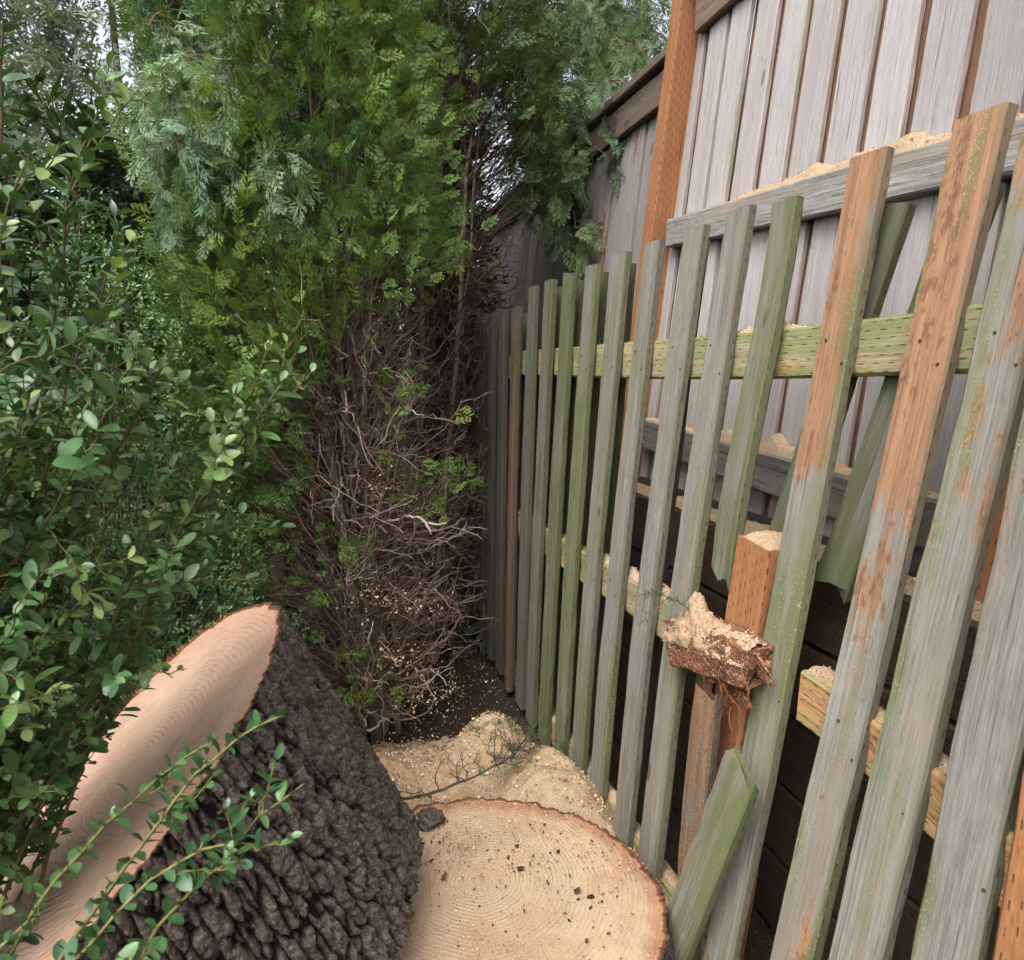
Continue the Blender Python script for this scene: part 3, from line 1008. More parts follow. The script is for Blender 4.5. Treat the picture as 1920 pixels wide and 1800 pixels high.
def bark_disp(th, s, circ, seed, k=1.0):
    """furrow pattern: th angle (0..2pi), s distance along the grain in m, circ circumference in m.
    returns 0 (furrow) .. 1 (plate)"""
    c, sn = np.cos(th), np.sin(th)
    R = circ / (2 * PI)
    P = np.column_stack([c * R, sn * R, s])
    wrp = (fbm(P * np.array([9, 9, 5]), 2, seed + 5)[:, None] - 0.5) * np.array([0.05, 0.05, 0.02])
    wrp[:, :2] += ((fbm(P * np.array([40, 40, 22]), 2, seed + 8) - 0.5) * 0.022)[:, None]
    wr2 = (fbm(P * np.array([120, 120, 60]), 2, seed + 15)[:, None] - 0.5) * np.array([0.006, 0.006, 0.008])
    f1, f2 = worley((P + wrp + wr2) * np.array([1 / 0.022, 1 / 0.022, 1 / 0.20]) * k, seed)
    a = np.clip((f2 - f1) * 3.4, 0, 1) ** 0.75
    g1, g2 = worley((P - wrp + wr2 * 1.5) * np.array([1 / 0.014, 1 / 0.014, 1 / 0.075]) * k, seed + 7)
    b = np.clip((g2 - g1) * 4.5, 0, 1) ** 0.7
    q = fbm((P + wrp) * np.array([150, 150, 90]), 3, seed + 12)
    big = fbm((P + wrp) * np.array([40, 40, 9]), 2, seed + 14)
    d = a * (0.66 + 0.40 * (q - 0.5) + 0.35 * (big - 0.5) + 0.10 * (b - 0.5)) + 0.05 * b
    return np.clip(d, 0, 1)


def make_stump():
    cx, cy, zt, R0 = 0.33, 1.45, 0.05, 0.447
    st = empty("stump", (cx, cy, -0.2), "freshly cut wide stump with growth rings, sawdust around it by the fence", "stump")
    nt, nz = 520, 44
    th = np.linspace(0, 2 * PI, nt, endpoint=False)
    lob = R0 * (1 + 0.035 * (fbm(np.column_stack([np.cos(th) * 1.5, np.sin(th) * 1.5, th * 0]), 3, 21) - 0.5) * 2 + 0.016 * np.sin(th * 3 + 1))
    z = np.linspace(0, 1, nz)
    T, Z = np.meshgrid(th, z, indexing='ij')
    d = bark_disp(T.ravel(), Z.ravel() * 0.27, 2 * PI * R0, 31).reshape(nt, nz)
    lip = (vnoise(np.column_stack([np.cos(th) * 14, np.sin(th) * 14, th * 0]), 4) - 0.5) * 0.016
    rad = lob[:, None] * (1 + 0.16 * Z ** 1.6) - 0.012 + d * 0.015
    V = np.stack([cx + rad * np.cos(T), cy + rad * np.sin(T), zt + lip[:, None] * (1 - Z) - 0.29 * Z], -1).reshape(-1, 3)
    i = np.arange(nt)[:, None]
    j = np.arange(nz - 1)[None]
    a, b = i * nz + j, ((i + 1) % nt) * nz + j
    F = np.stack([a, a + 1, b + 1, b], -1).reshape(-1, 4)
    mesh_np("bark", child_verts(V, st), F, M['bark'], st, {"dep": ("FLOAT", "POINT", d.ravel())}, smooth=True)
    # cut face
    nr = 46
    px, py = 0.02, 0.09
    r = np.linspace(0, 1, nr) ** 0.8
    edge = rad[:, 0]
    er = r[None, :] * lob[:, None] + np.clip((r[None, :] - 0.85) / 0.15, 0, 1) * (edge - lob)[:, None]
    X = cx + er * np.cos(th)[:, None]
    Y = cy + er * np.sin(th)[:, None]
    zz = zt + (fbm(np.column_stack([X.ravel() * 5, Y.ravel() * 5, X.ravel() * 0]), 3, 8).reshape(X.shape) - 0.5) * 0.012 * (1 - r[None] ** 3)
    zz = zz + (lip[:, None]) * r[None] ** 8
    V = np.stack([X, Y, zz], -1).reshape(-1, 3)
    ec = np.stack([X - cx - px, Y - cy - py, np.broadcast_to(r[None], X.shape)], -1).reshape(-1, 3)
    j = np.arange(nr - 1)[None]
    a, b = i * nr + j, ((i + 1) % nt) * nr + j
    F = np.stack([a, a + 1, b + 1, b], -1).reshape(-1, 4)
    mesh_np("cut_face", child_verts(V, st), F, M['stump_cut'], st, {"ec": ("FLOAT_VECTOR", "POINT", ec)}, smooth=True)


make_stump()


def make_log():
    C1 = np.array([-0.390, 1.457, 0.538])
    u1 = np.array([-0.158, -0.378, -0.180])
    v1 = np.array([0.247, -0.188, 0.179])
    C2 = np.array([-0.186, 1.488, 0.034])
    u2 = np.array([-0.212, -0.430, -0.114])
    v2 = np.array([0.312, -0.206, 0.115])
    lg = empty("log", (-0.186, 1.488, 0.0), "massive dark-barked log end with pale slanted cut face, leaning beside the stump", "log")
    nt, ns = 800, 200
    th = np.linspace(0, 2 * PI, nt, endpoint=False)
    s = np.linspace(0, 1, ns)
    ct, sn = np.cos(th), np.sin(th)
    lob = 1 + 0.05 * (fbm(np.column_stack([ct * 1.3, sn * 1.3, th * 0]), 3, 77) - 0.5) * 2
    E1 = C1 + (ct * lob)[:, None] * u1 + (sn * lob)[:, None] * v1
    E2 = C2 + (ct * lob)[:, None] * u2 + (sn * lob)[:, None] * v2
    P = E1[:, None, :] * (1 - s)[None, :, None] + E2[:, None, :] * s[None, :, None]
    ax = nrm(C2 - C1)
    cen = C1[None] * (1 - s)[:, None] + C2[None] * s[:, None]
    rad = P - cen[None]
    rad = rad - np.sum(rad * ax, -1, keepdims=True) * ax
    out = nrm(rad)
    L = np.linalg.norm(E2 - E1, axis=1)
    # angle round the axis and distance along the grain, so plates keep their size
    T, Sg = np.meshgrid(th, s, indexing='ij')
    S2 = (Sg * L[:, None] + 0.3 * (np.einsum('ij,j->i', E1, ax))[:, None] * 0)
    d = bark_disp(T.ravel(), S2.ravel(), 2 * PI * 0.36, 51).reshape(nt, ns)
    fine = fbm((P.reshape(-1, 3)) * 190, 2, 60).reshape(nt, ns)
    end = np.clip(Sg / 0.02, 0, 1)
    chipd = fbm(np.column_stack([ct * 11, sn * 11, th * 0]), 4, 5) * 1.6 - 0.3
    P = P + out * ((d * 0.036 - 0.024 + (fine - 0.5) * 0.008) * (0.35 + 0.65 * end))[..., None] + ax * ((chipd[:, None] - 0.5) * 0.006 * (1 - np.clip(Sg / 0.06, 0, 1)))[..., None]
    i = np.arange(nt)[:, None]
    j = np.arange(ns - 1)[None]
    a, b = i * ns + j, ((i + 1) % nt) * ns + j
    F = np.stack([a, b, b + 1, a + 1], -1).reshape(-1, 4)
    V = P.reshape(-1, 3)
    # closed foot
    foot = len(V)
    V = np.vstack([V, P[:, -1].mean(0)])
    cap = np.column_stack([np.arange(nt) * ns + ns - 1, ((np.arange(nt) + 1) % nt) * ns + ns - 1, np.full(nt, foot)])
    dep = np.concatenate([d.ravel(), [0.5]])
    o = mesh_np("bark", child_verts(V, lg), [F, cap], M['bark'], lg, {"dep": ("FLOAT", "POINT", dep)}, smooth=True)
    # cut face: slightly inside the bark ring
    nr = 32
    r = np.linspace(0, 1, nr) ** 0.8
    edge = P[:, 0]
    cc = edge.mean(0)
    rr3 = r[None, :, None]
    Q = cc[None, None] + rr3 * (E1 - E1.mean(0))[:, None, :] * 0.985 + np.clip((rr3 - 0.85) / 0.15, 0, 1) * (edge - cc - (E1 - E1.mean(0)) * 0.985)[:, None, :]
    nrmv = nrm(np.cross(u1, v1))
    if np.dot(nrmv, ax) > 0:
        nrmv = -nrmv
    q2 = Q.reshape(-1, 3)
    bumpz = (fbm(q2 * 6, 3, 14) - 0.5) * 0.012
    Q = Q + (bumpz.reshape(nt, nr) * (1 - r[None] ** 4))[..., None] * nrmv
    rel = (Q - cc - 0.02 * u1)
    e1, e2 = nrm(u1), nrm(np.cross(nrmv, u1))
    ec = np.stack([rel @ e1 * 0.86, rel @ e2, np.broadcast_to(r[None], (nt, nr))], -1).reshape(-1, 3)
    j = np.arange(nr - 1)[None]
    a, b = i * nr + j, ((i + 1) % nt) * nr + j
    F = np.stack([a, b, b + 1, a + 1], -1).reshape(-1, 4)
    if np.dot(np.cross(Q[1, 5] - Q[0, 5], Q[0, 6] - Q[0, 5]), nrmv) > 0:
        pass
    else:
        F = F[:, ::-1]
    mesh_np("cut_face", child_verts(Q.reshape(-1, 3), lg), F, M['log_cut'], lg, {"ec": ("FLOAT_VECTOR", "POINT", ec)}, smooth=True)
    # orange fibres along the bark edge of the cut
    r2 = np.random.default_rng(5)
    lines, rr, cc2 = [], [], []
    for k in range(480):
        q = r2.normal(3.75, 0.24) % (2 * PI)
        ii = int(q / (2 * PI) * nt) % nt
        p = P[ii, 0] + out[ii, 0] * r2.uniform(-0.004, 0.010) + ax * r2.uniform(0, 0.02)
        dr = nrm(nrmv * r2.uniform(-0.2, 0.7) + out[ii, 0] * r2.uniform(0.2, 1.0) + r2.normal(0, 0.6, 3))
        ln = r2.uniform(0.006, 0.022)
        lines.append(np.array([p - dr * 0.004, p + dr * ln * 0.5, p + dr * ln + r2.normal(0, 0.003, 3)]))
        rr.append(np.array([0.0016, 0.0012, 0.0004]) * r2.uniform(0.7, 1.4))
        cc2.append(np.array([0.42, 0.19, 0.085]) * r2.uniform(0.6, 1.3))
    v, f, c = tubes(lines, rr, cc2, 3)
    o = mesh_np("torn_fibres", child_verts(v, lg), f, M['twig'], lg, {"col": ("FLOAT_COLOR", "POINT", c)})
    o["kind"] = "stuff"


make_log()

# ------------------------------------------------------------------ saw dust


def pile(name, label, x0, x1, y0, y1, zfun, n=90, seed=0):
    def g(u, v):
        x, y = x0 + (x1 - x0) * u, y0 + (y1 - y0) * v
        z = zfun(x, y)
        p = np.column_stack([x, y, z * 0])
        z = z + (fbm(p * 22, 4, seed) - 0.5) * 0.045 + (fbm(p * 120, 2, seed + 1) - 0.5) * 0.012
        return np.column_stack([x, y, z])
    return heap(name, label, g, n, n)


def gz(x, y):
    return ground_z(np.atleast_1d(x).astype(float), np.atleast_1d(y).astype(float))


def z_behind(x, y):
    m = np.exp(-(((x - 0.28) / 0.66) ** 2 + ((y - 2.08) / 0.50) ** 2) ** 2)
    m2 = np.exp(-(((x - 0.62) / 0.13) ** 2 + ((y - 2.47) / 0.16) ** 2) ** 1.2)
    m3 = np.exp(-(((x - 0.72) / 0.16) ** 2 + ((y - 1.95) / 0.35) ** 2) ** 1.5)
    return gz(x, y) - 0.02 + 0.17 * m + 0.15 * m2 + 0.12 * m3


pile("sawdust", "broad heap of pale sawdust on the ground behind the stump", -0.40, 0.96, 1.55, 2.85, z_behind, 150, 3)


def z_side(x, y):
    m = np.exp(-(((x - 0.80) / 0.11) ** 2 + ((y - 1.50) / 0.30) ** 2) ** 1.4)
    return gz(x, y) - 0.03 + 0.20 * m


pile("sawdust", "sawdust drift squeezed between the stump and the picket feet", 0.62, 1.0, 1.0, 1.95, z_side, 90, 9)


def chips_on(name, label, n, x0, x1, y0, y1, zf, seed, size=(0.002, 0.008), mask=None):
    r = np.random.default_rng(seed)
    x, y = r.uniform(x0, x1, n), r.uniform(y0, y1, n)
    if mask is not None:
        k = mask(x, y, r)
        x, y = x[k], y[k]
    z = zf(x, y) + r.uniform(0.0, 0.008, len(x))
    return chips(name, label, np.column_stack([x, y, z]), r.uniform(*size, len(x)), seed)


chips_on("wood_chips", "pale wood chips scattered over the sawdust heap behind the stump", 13000, -0.35, 0.93, 1.6, 2.8, z_behind, 11,
         mask=lambda x, y, r: (z_behind(x, y) > gz(x, y) + 0.0) | (r.random(len(x)) < 0.35))
chips_on("wood_chips", "wood chips lying between stump and fence", 2600, 0.66, 0.98, 1.0, 1.9, z_side, 12)
chips_on("wood_chips", "stray wood chips in the dark corner beneath the arborvitae", 4200, -0.5, 0.85, 2.3, 4.0, lambda x, y: gz(x, y), 13)


def stump_top(x, y):
    return np.full_like(x, 0.056)


def on_stump(x, y, r):
    return ((x - 0.33) ** 2 + (y - 1.45) ** 2 < 0.42 ** 2) & (fbm(np.column_stack([x * 7, y * 7, x * 0]), 3, 5) > 0.46 + 0.1 * r.random(len(x)))


o = chips_on("sawdust", "fine sawdust sprinkled over the stump's cut face", 7000, -0.1, 0.78, 1.0, 1.9, stump_top, 14, (0.0016, 0.0045), on_stump)
# dark bark crumbs
r = np.random.default_rng(15)
n = 1500
q = np.column_stack([r.normal(0.50, 0.11, n), r.normal(1.50, 0.11, n)])
q[:500] = np.column_stack([r.normal(0.24, 0.07, 500), r.normal(1.70, 0.07, 500)])
q[500:800] = np.column_stack([r.uniform(-0.1, 0.78, 300), r.uniform(1.0, 1.9, 300)])
q[800:950] = np.column_stack([r.normal(0.68, 0.06, 150), r.normal(1.55, 0.12, 150)])
q = q[((q - np.array([0.33, 1.45])) ** 2).sum(1) < 0.43 ** 2]
chips("bark_crumbs", "dark crumbs of bark strewn over the stump's cut face", np.column_stack([q, np.full(len(q), 0.057)]), r.gamma(0.9, 0.0019, len(q)) + 0.0009, 16, 0.9,
      np.array([(0.035, 0.02, 0.013), (0.06, 0.035, 0.02), (0.09, 0.04, 0.02)]), cat="bark crumbs")


def rail_dust(label, y0, y1, top_fn, xc_fn, half, heights, seed, n=120):
    """a ridge of dust lying along a rail's upper edge"""
    def g(u, v):
        y = y0 + (y1 - y0) * u
        hh = heights(y)
        prof = np.clip(1 - np.abs(v * 2 - 1) ** 1.8, 0, 1)
        x = xc_fn(y) + (v * 2 - 1) * half
        p = np.column_stack([x * 0.5, y, y * 0])
        z = top_fn(y) - 0.004 + prof * hh * (0.75 + 0.5 * fbm(p * 25, 3, seed)) + (fbm(np.column_stack([x, y, x * 0]) * 120, 2, seed) - 0.5) * 0.005
        return np.column_stack([x, y, z])
    o = heap("sawdust", label, g, n, 14)
    rr = np.random.default_rng(seed)
    nn = int((y1 - y0) * 420)
    uu, vv = rr.random(nn), rr.uniform(0.1, 0.9, nn)
    chips("wood_chips", "chips lying in the " + label, g(uu, vv) + rr.normal(0, 0.002, (nn, 3)), rr.uniform(0.002, 0.005, nn), seed + 300, 1.0)
    return o


def bumps(*lst, base=0.004):
    def h(y):
        s = np.full_like(y, base)
        for c, w, a in lst:
            s = s + a * np.exp(-((y - c) / w) ** 2)
        return s
    return h


plank_top = lambda y: 1.772 + (1.875 - 1.772) * (y - 1.078) / (2.632 - 1.078) + 0.054
rail_dust("long ridge of sawdust piled on the grey rail of the tall fence", 1.12, 2.58, plank_top, lambda y: nx(1.88, 1.380), 0.030,
          bumps((1.47, 0.09, 0.036), (1.62, 0.10, 0.030), (1.80, 0.08, 0.034), (1.95, 0.1, 0.018), (2.1, 0.1, 0.014), (1.25, 0.12, 0.016), base=0.010), 21, 220)
low_top = lambda y: 0.985 + (1.075 - 0.985) * (y - 1.078) / (2.64 - 1.078) + 0.06
rail_dust("sawdust piled on the low dark rail behind the broken pickets", 1.12, 2.60, low_top, lambda y: nx(1.1, 1.375), 0.032,
          bumps((1.62, 0.09, 0.04), (1.78, 0.05, 0.05), (2.0, 0.1, 0.03), base=0.012), 22, 160)
rail_dust("thin sawdust layer on top of the retaining wall", 0.3, 3.0, lambda y: y * 0 + RET_TOP, lambda y: y * 0 + 1.205, 0.055, bumps((1.5, 0.3, 0.01), base=0.012), 23, 160)
tr_top = lambda y: 1.362 + 0.028 * np.maximum(0, 1.7 - y) + 0.056
fxv = lambda y, z: np.array([fx(a, z) for a in y]) + PT + RT / 2
rail_dust("sawdust lying on the picket fence's upper rail", 1.29, 2.4, tr_top, lambda y: fxv(y, 1.4), 0.02, bumps((1.42, 0.05, 0.016), (1.52, 0.05, 0.01), (1.9, 0.3, 0.004), base=0.003), 24, 120)
rail_dust("sawdust clumps on the picket fence's middle rail beyond the break", 1.50, 2.5, lambda y: y * 0 + 0.6975, lambda y: fxv(y, 0.69), 0.022, bumps((1.73, 0.06, 0.03), (1.9, 0.05, 0.03), (2.1, 0.05, 0.025), (1.56, 0.06, 0.03), base=0.006), 25, 120)
rail_dust("sawdust on the picket fence's middle rail, near end", 0.65, 1.15, lambda y: y * 0 + 0.7095, lambda y: fxv(y, 0.7), 0.022, bumps((1.1, 0.05, 0.02), (0.9, 0.06, 0.012), base=0.008), 26, 100)
rail_dust("sawdust on the picket fence's lowest rail", 1.0, 2.9, lambda y: y * 0 - 0.034, lambda y: fxv(y, -0.03), 0.022, bumps((1.3, 0.08, 0.02), (1.9, 0.08, 0.02), (2.2, 0.08, 0.02), base=0.008), 27, 120)


def post_dust(u, v):
    x, y = 1.0 + (u - 0.5) * 0.108, 1.335 + (v - 0.5) * 0.118
    e = np.minimum(np.minimum(u, 1 - u), np.minimum(v, 1 - v)) * 2
    z = 0.936 + 0.022 * np.clip(e * 2, 0, 1) ** 0.6 + (fbm(np.column_stack([x, y, x * 0]) * 70, 3, 4) - 0.5) * 0.012
    return np.column_stack([x, y, z])


heap("sawdust", "cap of sawdust on the sawn orange post", post_dust, 40, 40)

# the torn rail end sticking out of the gap, buried in dust


def make_chunk():
    ck = empty("splintered_rail_end", (0.84, 1.30, 0.62), "torn red-brown rail end jutting from the fence gap, heaped with sawdust", "broken wood")
    A, B = np.array([0.875, 1.525, 0.640]), np.array([0.905, 1.225, 0.690])
    pth = [A + (B - A) * t + np.array([0, 0, 0.012 * math.sin(t * 3)]) for t in np.linspace(0, 1, 5)]
    core = board("rail_core", pth, (0, 0, 1), (1, 0, 0), 0.112, 0.070, M['rotten'], ck, seed=930, nseg=40, rough=0.0055, jag_top=0.04, jag_bot=0.03,
                 taper=lambda t: 1 - 0.25 * max(0, t - 0.7) / 0.3)
    for kk, (o1, o2, ww) in enumerate([((0, 0, 0.03), (-0.012, -0.06, 0.01), 0.03), ((-0.01, 0.05, -0.045), (-0.01, 0.0, -0.10), 0.03), ((0.01, -0.0, 0.0), (0.0, -0.05, -0.02), 0.03)]):
        p, q = B + np.array(o1) + np.array([0, 0.03, 0]), B + np.array(o2)
        board("splinter", [p, (p + q) / 2 + np.array([-0.004, 0, 0]), q], (0, 0.3, 1), (1, 0, 0), ww, 0.010, M['rotten'], ck, seed=940 + kk, nseg=8, rough=0.003, jag_top=0.02, taper=lambda t: 1 - 0.85 * t)
    # hanging fibres under the torn end
    r = np.random.default_rng(8)
    lines, rr, cc = [], [], []
    for t in range(26):
        p = np.array([0.868 + r.normal(0, 0.014), 1.285 + r.normal(0, 0.03), 0.645 + r.normal(0, 0.02)])
        e = p + np.array([r.normal(0, 0.012), r.normal(0.01, 0.025), -r.gamma(2, 0.026) - 0.01])
        lines.append(wiggle(np.linspace(p, e, 6), 0.012, r))
        rr.append(np.linspace(0.0028, 0.0006, 6) * r.uniform(0.6, 1.4))
        cc.append(np.array([0.11, 0.045, 0.022]) * r.uniform(0.4, 1.8))
    v, f, c = tubes(lines, rr, cc, 3)
    o = mesh_np("torn_fibres", child_verts(v, ck), f, M['twig'], ck, {"col": ("FLOAT_COLOR", "POINT", c)})
    o["kind"] = "stuff"

    def g(u, v):
        s = u * 0.98
        c = A[None] + (B - A)[None] * s[:, None]
        ang = (v - 0.5) * PI * 0.95
        h = 0.066 + 0.022 * np.exp(-((s - 0.22) / 0.18) ** 2) + 0.055 * np.exp(-((s - 0.22) / 0.08) ** 2) * np.clip(np.cos(ang), 0, 1) ** 3 + 0.022 * np.exp(-((s - 0.45) / 0.12) ** 2)
        h = h * (1 - 0.25 * np.clip((s - 0.8) / 0.2, 0, 1))
        wd = 0.048 * (1 - 0.2 * s)
        P = c + (np.cos(ang) * h)[:, None] * np.array([0, 0, 1.0]) + (np.sin(ang) * wd)[:, None] * np.array([1.0, 0, 0])
        k = (fbm(P * 38, 3, 12) - 0.5) * 0.034 + (fbm(P * 150, 2, 13) - 0.5) * 0.012
        k -= 0.02 * np.clip(np.abs(v - 0.5) * 2 - 0.7, 0, 1)
        return P + nrm(P - c) * k[:, None]
    heap("sawdust", "clumped sawdust mound on the torn rail end in the fence gap", g, 90, 60)
    # loose chips on it
    r = np.random.default_rng(31)
    nn = 900
    u = r.random(nn)
    v = r.uniform(0.1, 0.95, nn)
    chips("wood_chips", "wood chips stuck to the sawdust mound in the fence gap", g(u, v) + r.normal(0, 0.003, (nn, 3)), r.uniform(0.002, 0.005, nn), 32, 1.5)


def rotten_material():
    t = NT("torn_red_wood")
    co = t.new("ShaderNodeTexCoord").outputs["Object"]
    n = t.noise(t.vmath('MULTIPLY', co, (90, 16, 90)), 1.0, 5, 0.7)
    col = t.ramp(n, [(0.3, (0.035, 0.016, 0.010)), (0.5, (0.15, 0.06, 0.03)), (0.7, (0.32, 0.15, 0.07))])
    col = t.mix(t.step(t.noise(co, 210, 3, 0.7), 0.56, 0.66), col, (0.60, 0.46, 0.33))
    return t.done(col, 0.9, t.bump(n, 0.9, 0.008), 0.15)


M['rotten'] = rotten_material()
make_chunk()

# ------------------------------------------------------------------ conifers
SPRAYS = [spray_template(k, 8, 3, 0.022) for k in range(5)]
SPRAYS_LOW = [spray_template(20 + k, 6, 1, 0.045) for k in range(3)]
SPRAYS_LONG = [spray_template(40 + k, 9, 2, 0.026, 0.62, 0.35, 0.36) for k in range(4)]


def stems_part(parent, lines, r0, r1, col, name="stem", sides=7):
    for L in lines:
        n = len(L)
        v, f, c = tubes([L], [np.linspace(r0, r1, n)], [col], sides)
        mesh_np(name, child_verts(v, parent), f, M['twig'], parent, {"col": ("FLOAT_COLOR", "POINT", c)}, smooth=True)


def twig_mass(parent, lines, radii, cols, name="dead_twigs", sides=3):
    v, f, c = tubes(lines, radii, cols, sides)
    o = mesh_np(name, child_verts(v, parent), f, M['twig'], parent, {"col": ("FLOAT_COLOR", "POINT", c)})
    o["kind"] = "stuff"
    return o


def foliage_part(parent, templ, pos, stem, normal, size, cols, name="crown", mat='scale_leaf'):
    n = len(pos)
    which = rng.integers(0, len(templ), n)
    v, f, c = scatter(templ, which, pos, frames(stem, normal), size, cols)
    o = mesh_np(name, child_verts(v, parent), f, M[mat], parent, {"col": ("FLOAT_COLOR", "POINT", c)})
    o["kind"] = "stuff"
    return o


TWIG_COLS = np.array([(0.15, 0.105, 0.083), (0.21, 0.15, 0.12), (0.11, 0.075, 0.06), (0.29, 0.22, 0.18), (0.18, 0.11, 0.075)])


def clump_sprays(cpos, cout, per, spread, size, basecol, r, upness=0.55, jitter=0.07):
    """fans of sprays at clump centres cpos growing along cout"""
    N = len(cpos) * per
    p = np.repeat(cpos, per, 0)
    o = np.repeat(cout, per, 0)
    st = nrm(o * 1.0 + r.normal(0, spread, (N, 3)) + np.array([0, 0, upness]))
    pos = p + r.normal(0, jitter, (N, 3)) - o * np.abs(r.normal(0, jitter * 1.2, (N, 1)))
    no = nrm(r.normal(0, 1, (N, 3)) + o * 0.4 + np.array([0, 0, 0.5]))
    sz = r.uniform(*size, N)
    c = np.repeat(basecol, per, 0) * r.uniform(0.65, 1.3, (N, 1)) * np.array([1, 1, 1]) ** 1
    yl = r.random(N) < 0.15
    c[yl] = c[yl] * np.array([1.3, 1.1, 0.75])
    return pos, st, no, sz, c


def arborvitae(name, label, base, axis_top, rad_fn, z_lo, z_hi, keep, n_clump, n_twig, seed, col_a, col_b, stems, per=9, size=(0.07, 0.15), twig_z=(0.0, 1.6), twig_shade=1.0):
    r = np.random.default_rng(seed)
    base = np.array(base, float)
    tr = empty(name, base, label, "tree")
    at = lambda z: base + (np.array(axis_top) - base) * ((z - base[2]) / (axis_top[2] - base[2]))[..., None] if isinstance(z, np.ndarray) else base + (np.array(axis_top) - base) * ((z - base[2]) / (axis_top[2] - base[2]))
    # stems
    L = []
    for k in range(stems):
        a = r.uniform(0, 2 * PI)
        p0 = base + np.array([math.cos(a), math.sin(a), 0]) * r.uniform(0.02, 0.13) * (1 if k else 0)
        a2 = a + r.normal(0, 0.4)
        zt = r.uniform(0.75, 1.0) * (z_hi - base[2]) + base[2]
        p2 = at(zt) + np.array([math.cos(a2), math.sin(a2), 0]) * r.uniform(0.05, 0.3)
        pm = (p0 + p2) / 2 + np.array([math.cos(a2), math.sin(a2), 0]) * r.uniform(-0.02, 0.1)
        L.append(wiggle(bez(p0, pm, p2, 22), 0.03, r))
    for k, l in enumerate(L):
        rr = r.uniform(0.012, 0.024) if k else 0.042
        stems_part(tr, [l], rr, rr * 0.35, TWIG_COLS[r.integers(0, 3)] * 0.9, "stem")
    # clumps of green sprays on the outer shell
    z = r.uniform(z_lo, z_hi, n_clump)
    a = r.uniform(0, 2 * PI, n_clump)
    o = np.column_stack([np.cos(a), np.sin(a), np.zeros(n_clump)])
    c = at(z)
    lump = 0.80 + 0.40 * fbm(np.column_stack([np.cos(a) * 2.2, np.sin(a) * 2.2, z * 2.6]) + seed, 3, seed)
    rad = rad_fn(z) * lump * (1 - np.abs(r.normal(0, 0.10, n_clump)))
    P = c + o * rad[:, None]
    k = keep(P, z, a, r) & (fbm(P * 5.5, 2, seed + 9) > 0.40)
    P, o, z = P[k], o[k], z[k]
    mixc = np.clip(fbm(P * 3.1, 3, seed + 4) * 1.7 - 0.4 + r.normal(0, 0.12, len(P)), 0, 1)[:, None]
    cc = np.array(col_a) * (1 - mixc) + np.array(col_b) * mixc
    foliage_part(tr, SPRAYS, *clump_sprays(P, o, per, 0.55, size, cc, r))
    # inner, dull sprays keep the crown from being see-through
    # branchlets: stems -> clumps
    lines, rr, tc = [], [], []
    sel = r.choice(len(P), min(len(P), 380), replace=False)
    for i in sel:
        zc = max(base[2] + 0.1, z[i] - r.uniform(0.15, 0.45))
        s = at(zc) + o[i] * r.uniform(0.0, 0.18)
        e = P[i]
        m = (s + e) / 2 + np.array([0, 0, -0.06])
        lines.append(wiggle(bez(s, m, e, 9), 0.012, r))
        rr.append(np.linspace(0.0045, 0.0015, 9))
        tc.append(TWIG_COLS[r.integers(0, 5)])
    # dead twig tangle
    for i in range(n_twig):
        z0 = r.uniform(*twig_z)
        aa = r.uniform(0, 2 * PI)
        oo = np.array([math.cos(aa), math.sin(aa), 0])
        s = at(z0) + oo * r.uniform(0.0, 0.16) + r.normal(0, 0.04, 3)
        ln = r.uniform(0.18, 0.60)
        el = r.uniform(0.1, 1.4)
        d = oo * math.cos(el) + np.array([0, 0, math.sin(el)])
        m = s + d * ln * 0.5 + oo * r.uniform(0, 0.1)
        e = s + d * ln + np.array([0, 0, r.uniform(-0.25, 0.12)]) + r.normal(0, 0.07, 3)
        rf = float(rad_fn(np.array([e[2]]))[0]) if e[2] > 0 else 0.3
        off = e - at(float(e[2]))
        hr = math.hypot(off[0], off[1])
        if hr > rf * 0.98:
            e[:2] -= off[:2] * (1 - rf * 0.98 / hr)
        e[2] = max(e[2], -0.15)
        ll = wiggle(bez(s, m, e, 14), 0.022, r)
        lines.append(ll)
        w = r.gamma(2.2, 0.0008) + 0.0009
        rr.append(np.linspace(w * 1.3, w * 0.4, 14))
        cidx = TWIG_COLS[r.integers(0, 5)] * r.uniform(0.55, 1.3) * twig_shade
        tc.append(cidx)
        for j in range(r.integers(1, 4)):
            q = ll[r.integers(4, 13)]
            dd = nrm(r.normal(0, 1, 3) + d)
            e2 = q + dd * r.uniform(0.05, 0.18)
            lines.append(wiggle(np.linspace(q, e2, 7), 0.013, r))
            rr.append(np.linspace(w * 0.7, w * 0.3, 7))
            tc.append(cidx * 1.1)
    twig_mass(tr, lines, rr, tc)
    return tr


TUFTS_A = np.array([(0.10, 2.50, 1.62), (0.28, 2.50, 1.62), (0.05, 2.50, 1.42), (0.34, 2.48, 1.2), (0.16, 2.45, 1.08), (0.0, 2.45, 0.62), (0.20, 2.62, 1.58), (0.40, 2.62, 1.38), (0.02, 2.62, 1.05), (-0.02, 2.58, 0.86), (0.02, 2.6, 0.72), (0.40, 2.60, 0.93), (0.46, 2.62, 0.86), (0.06, 2.45, 0.18), (0.30, 2.60, 1.35), (0.12, 2.6, 1.3)])


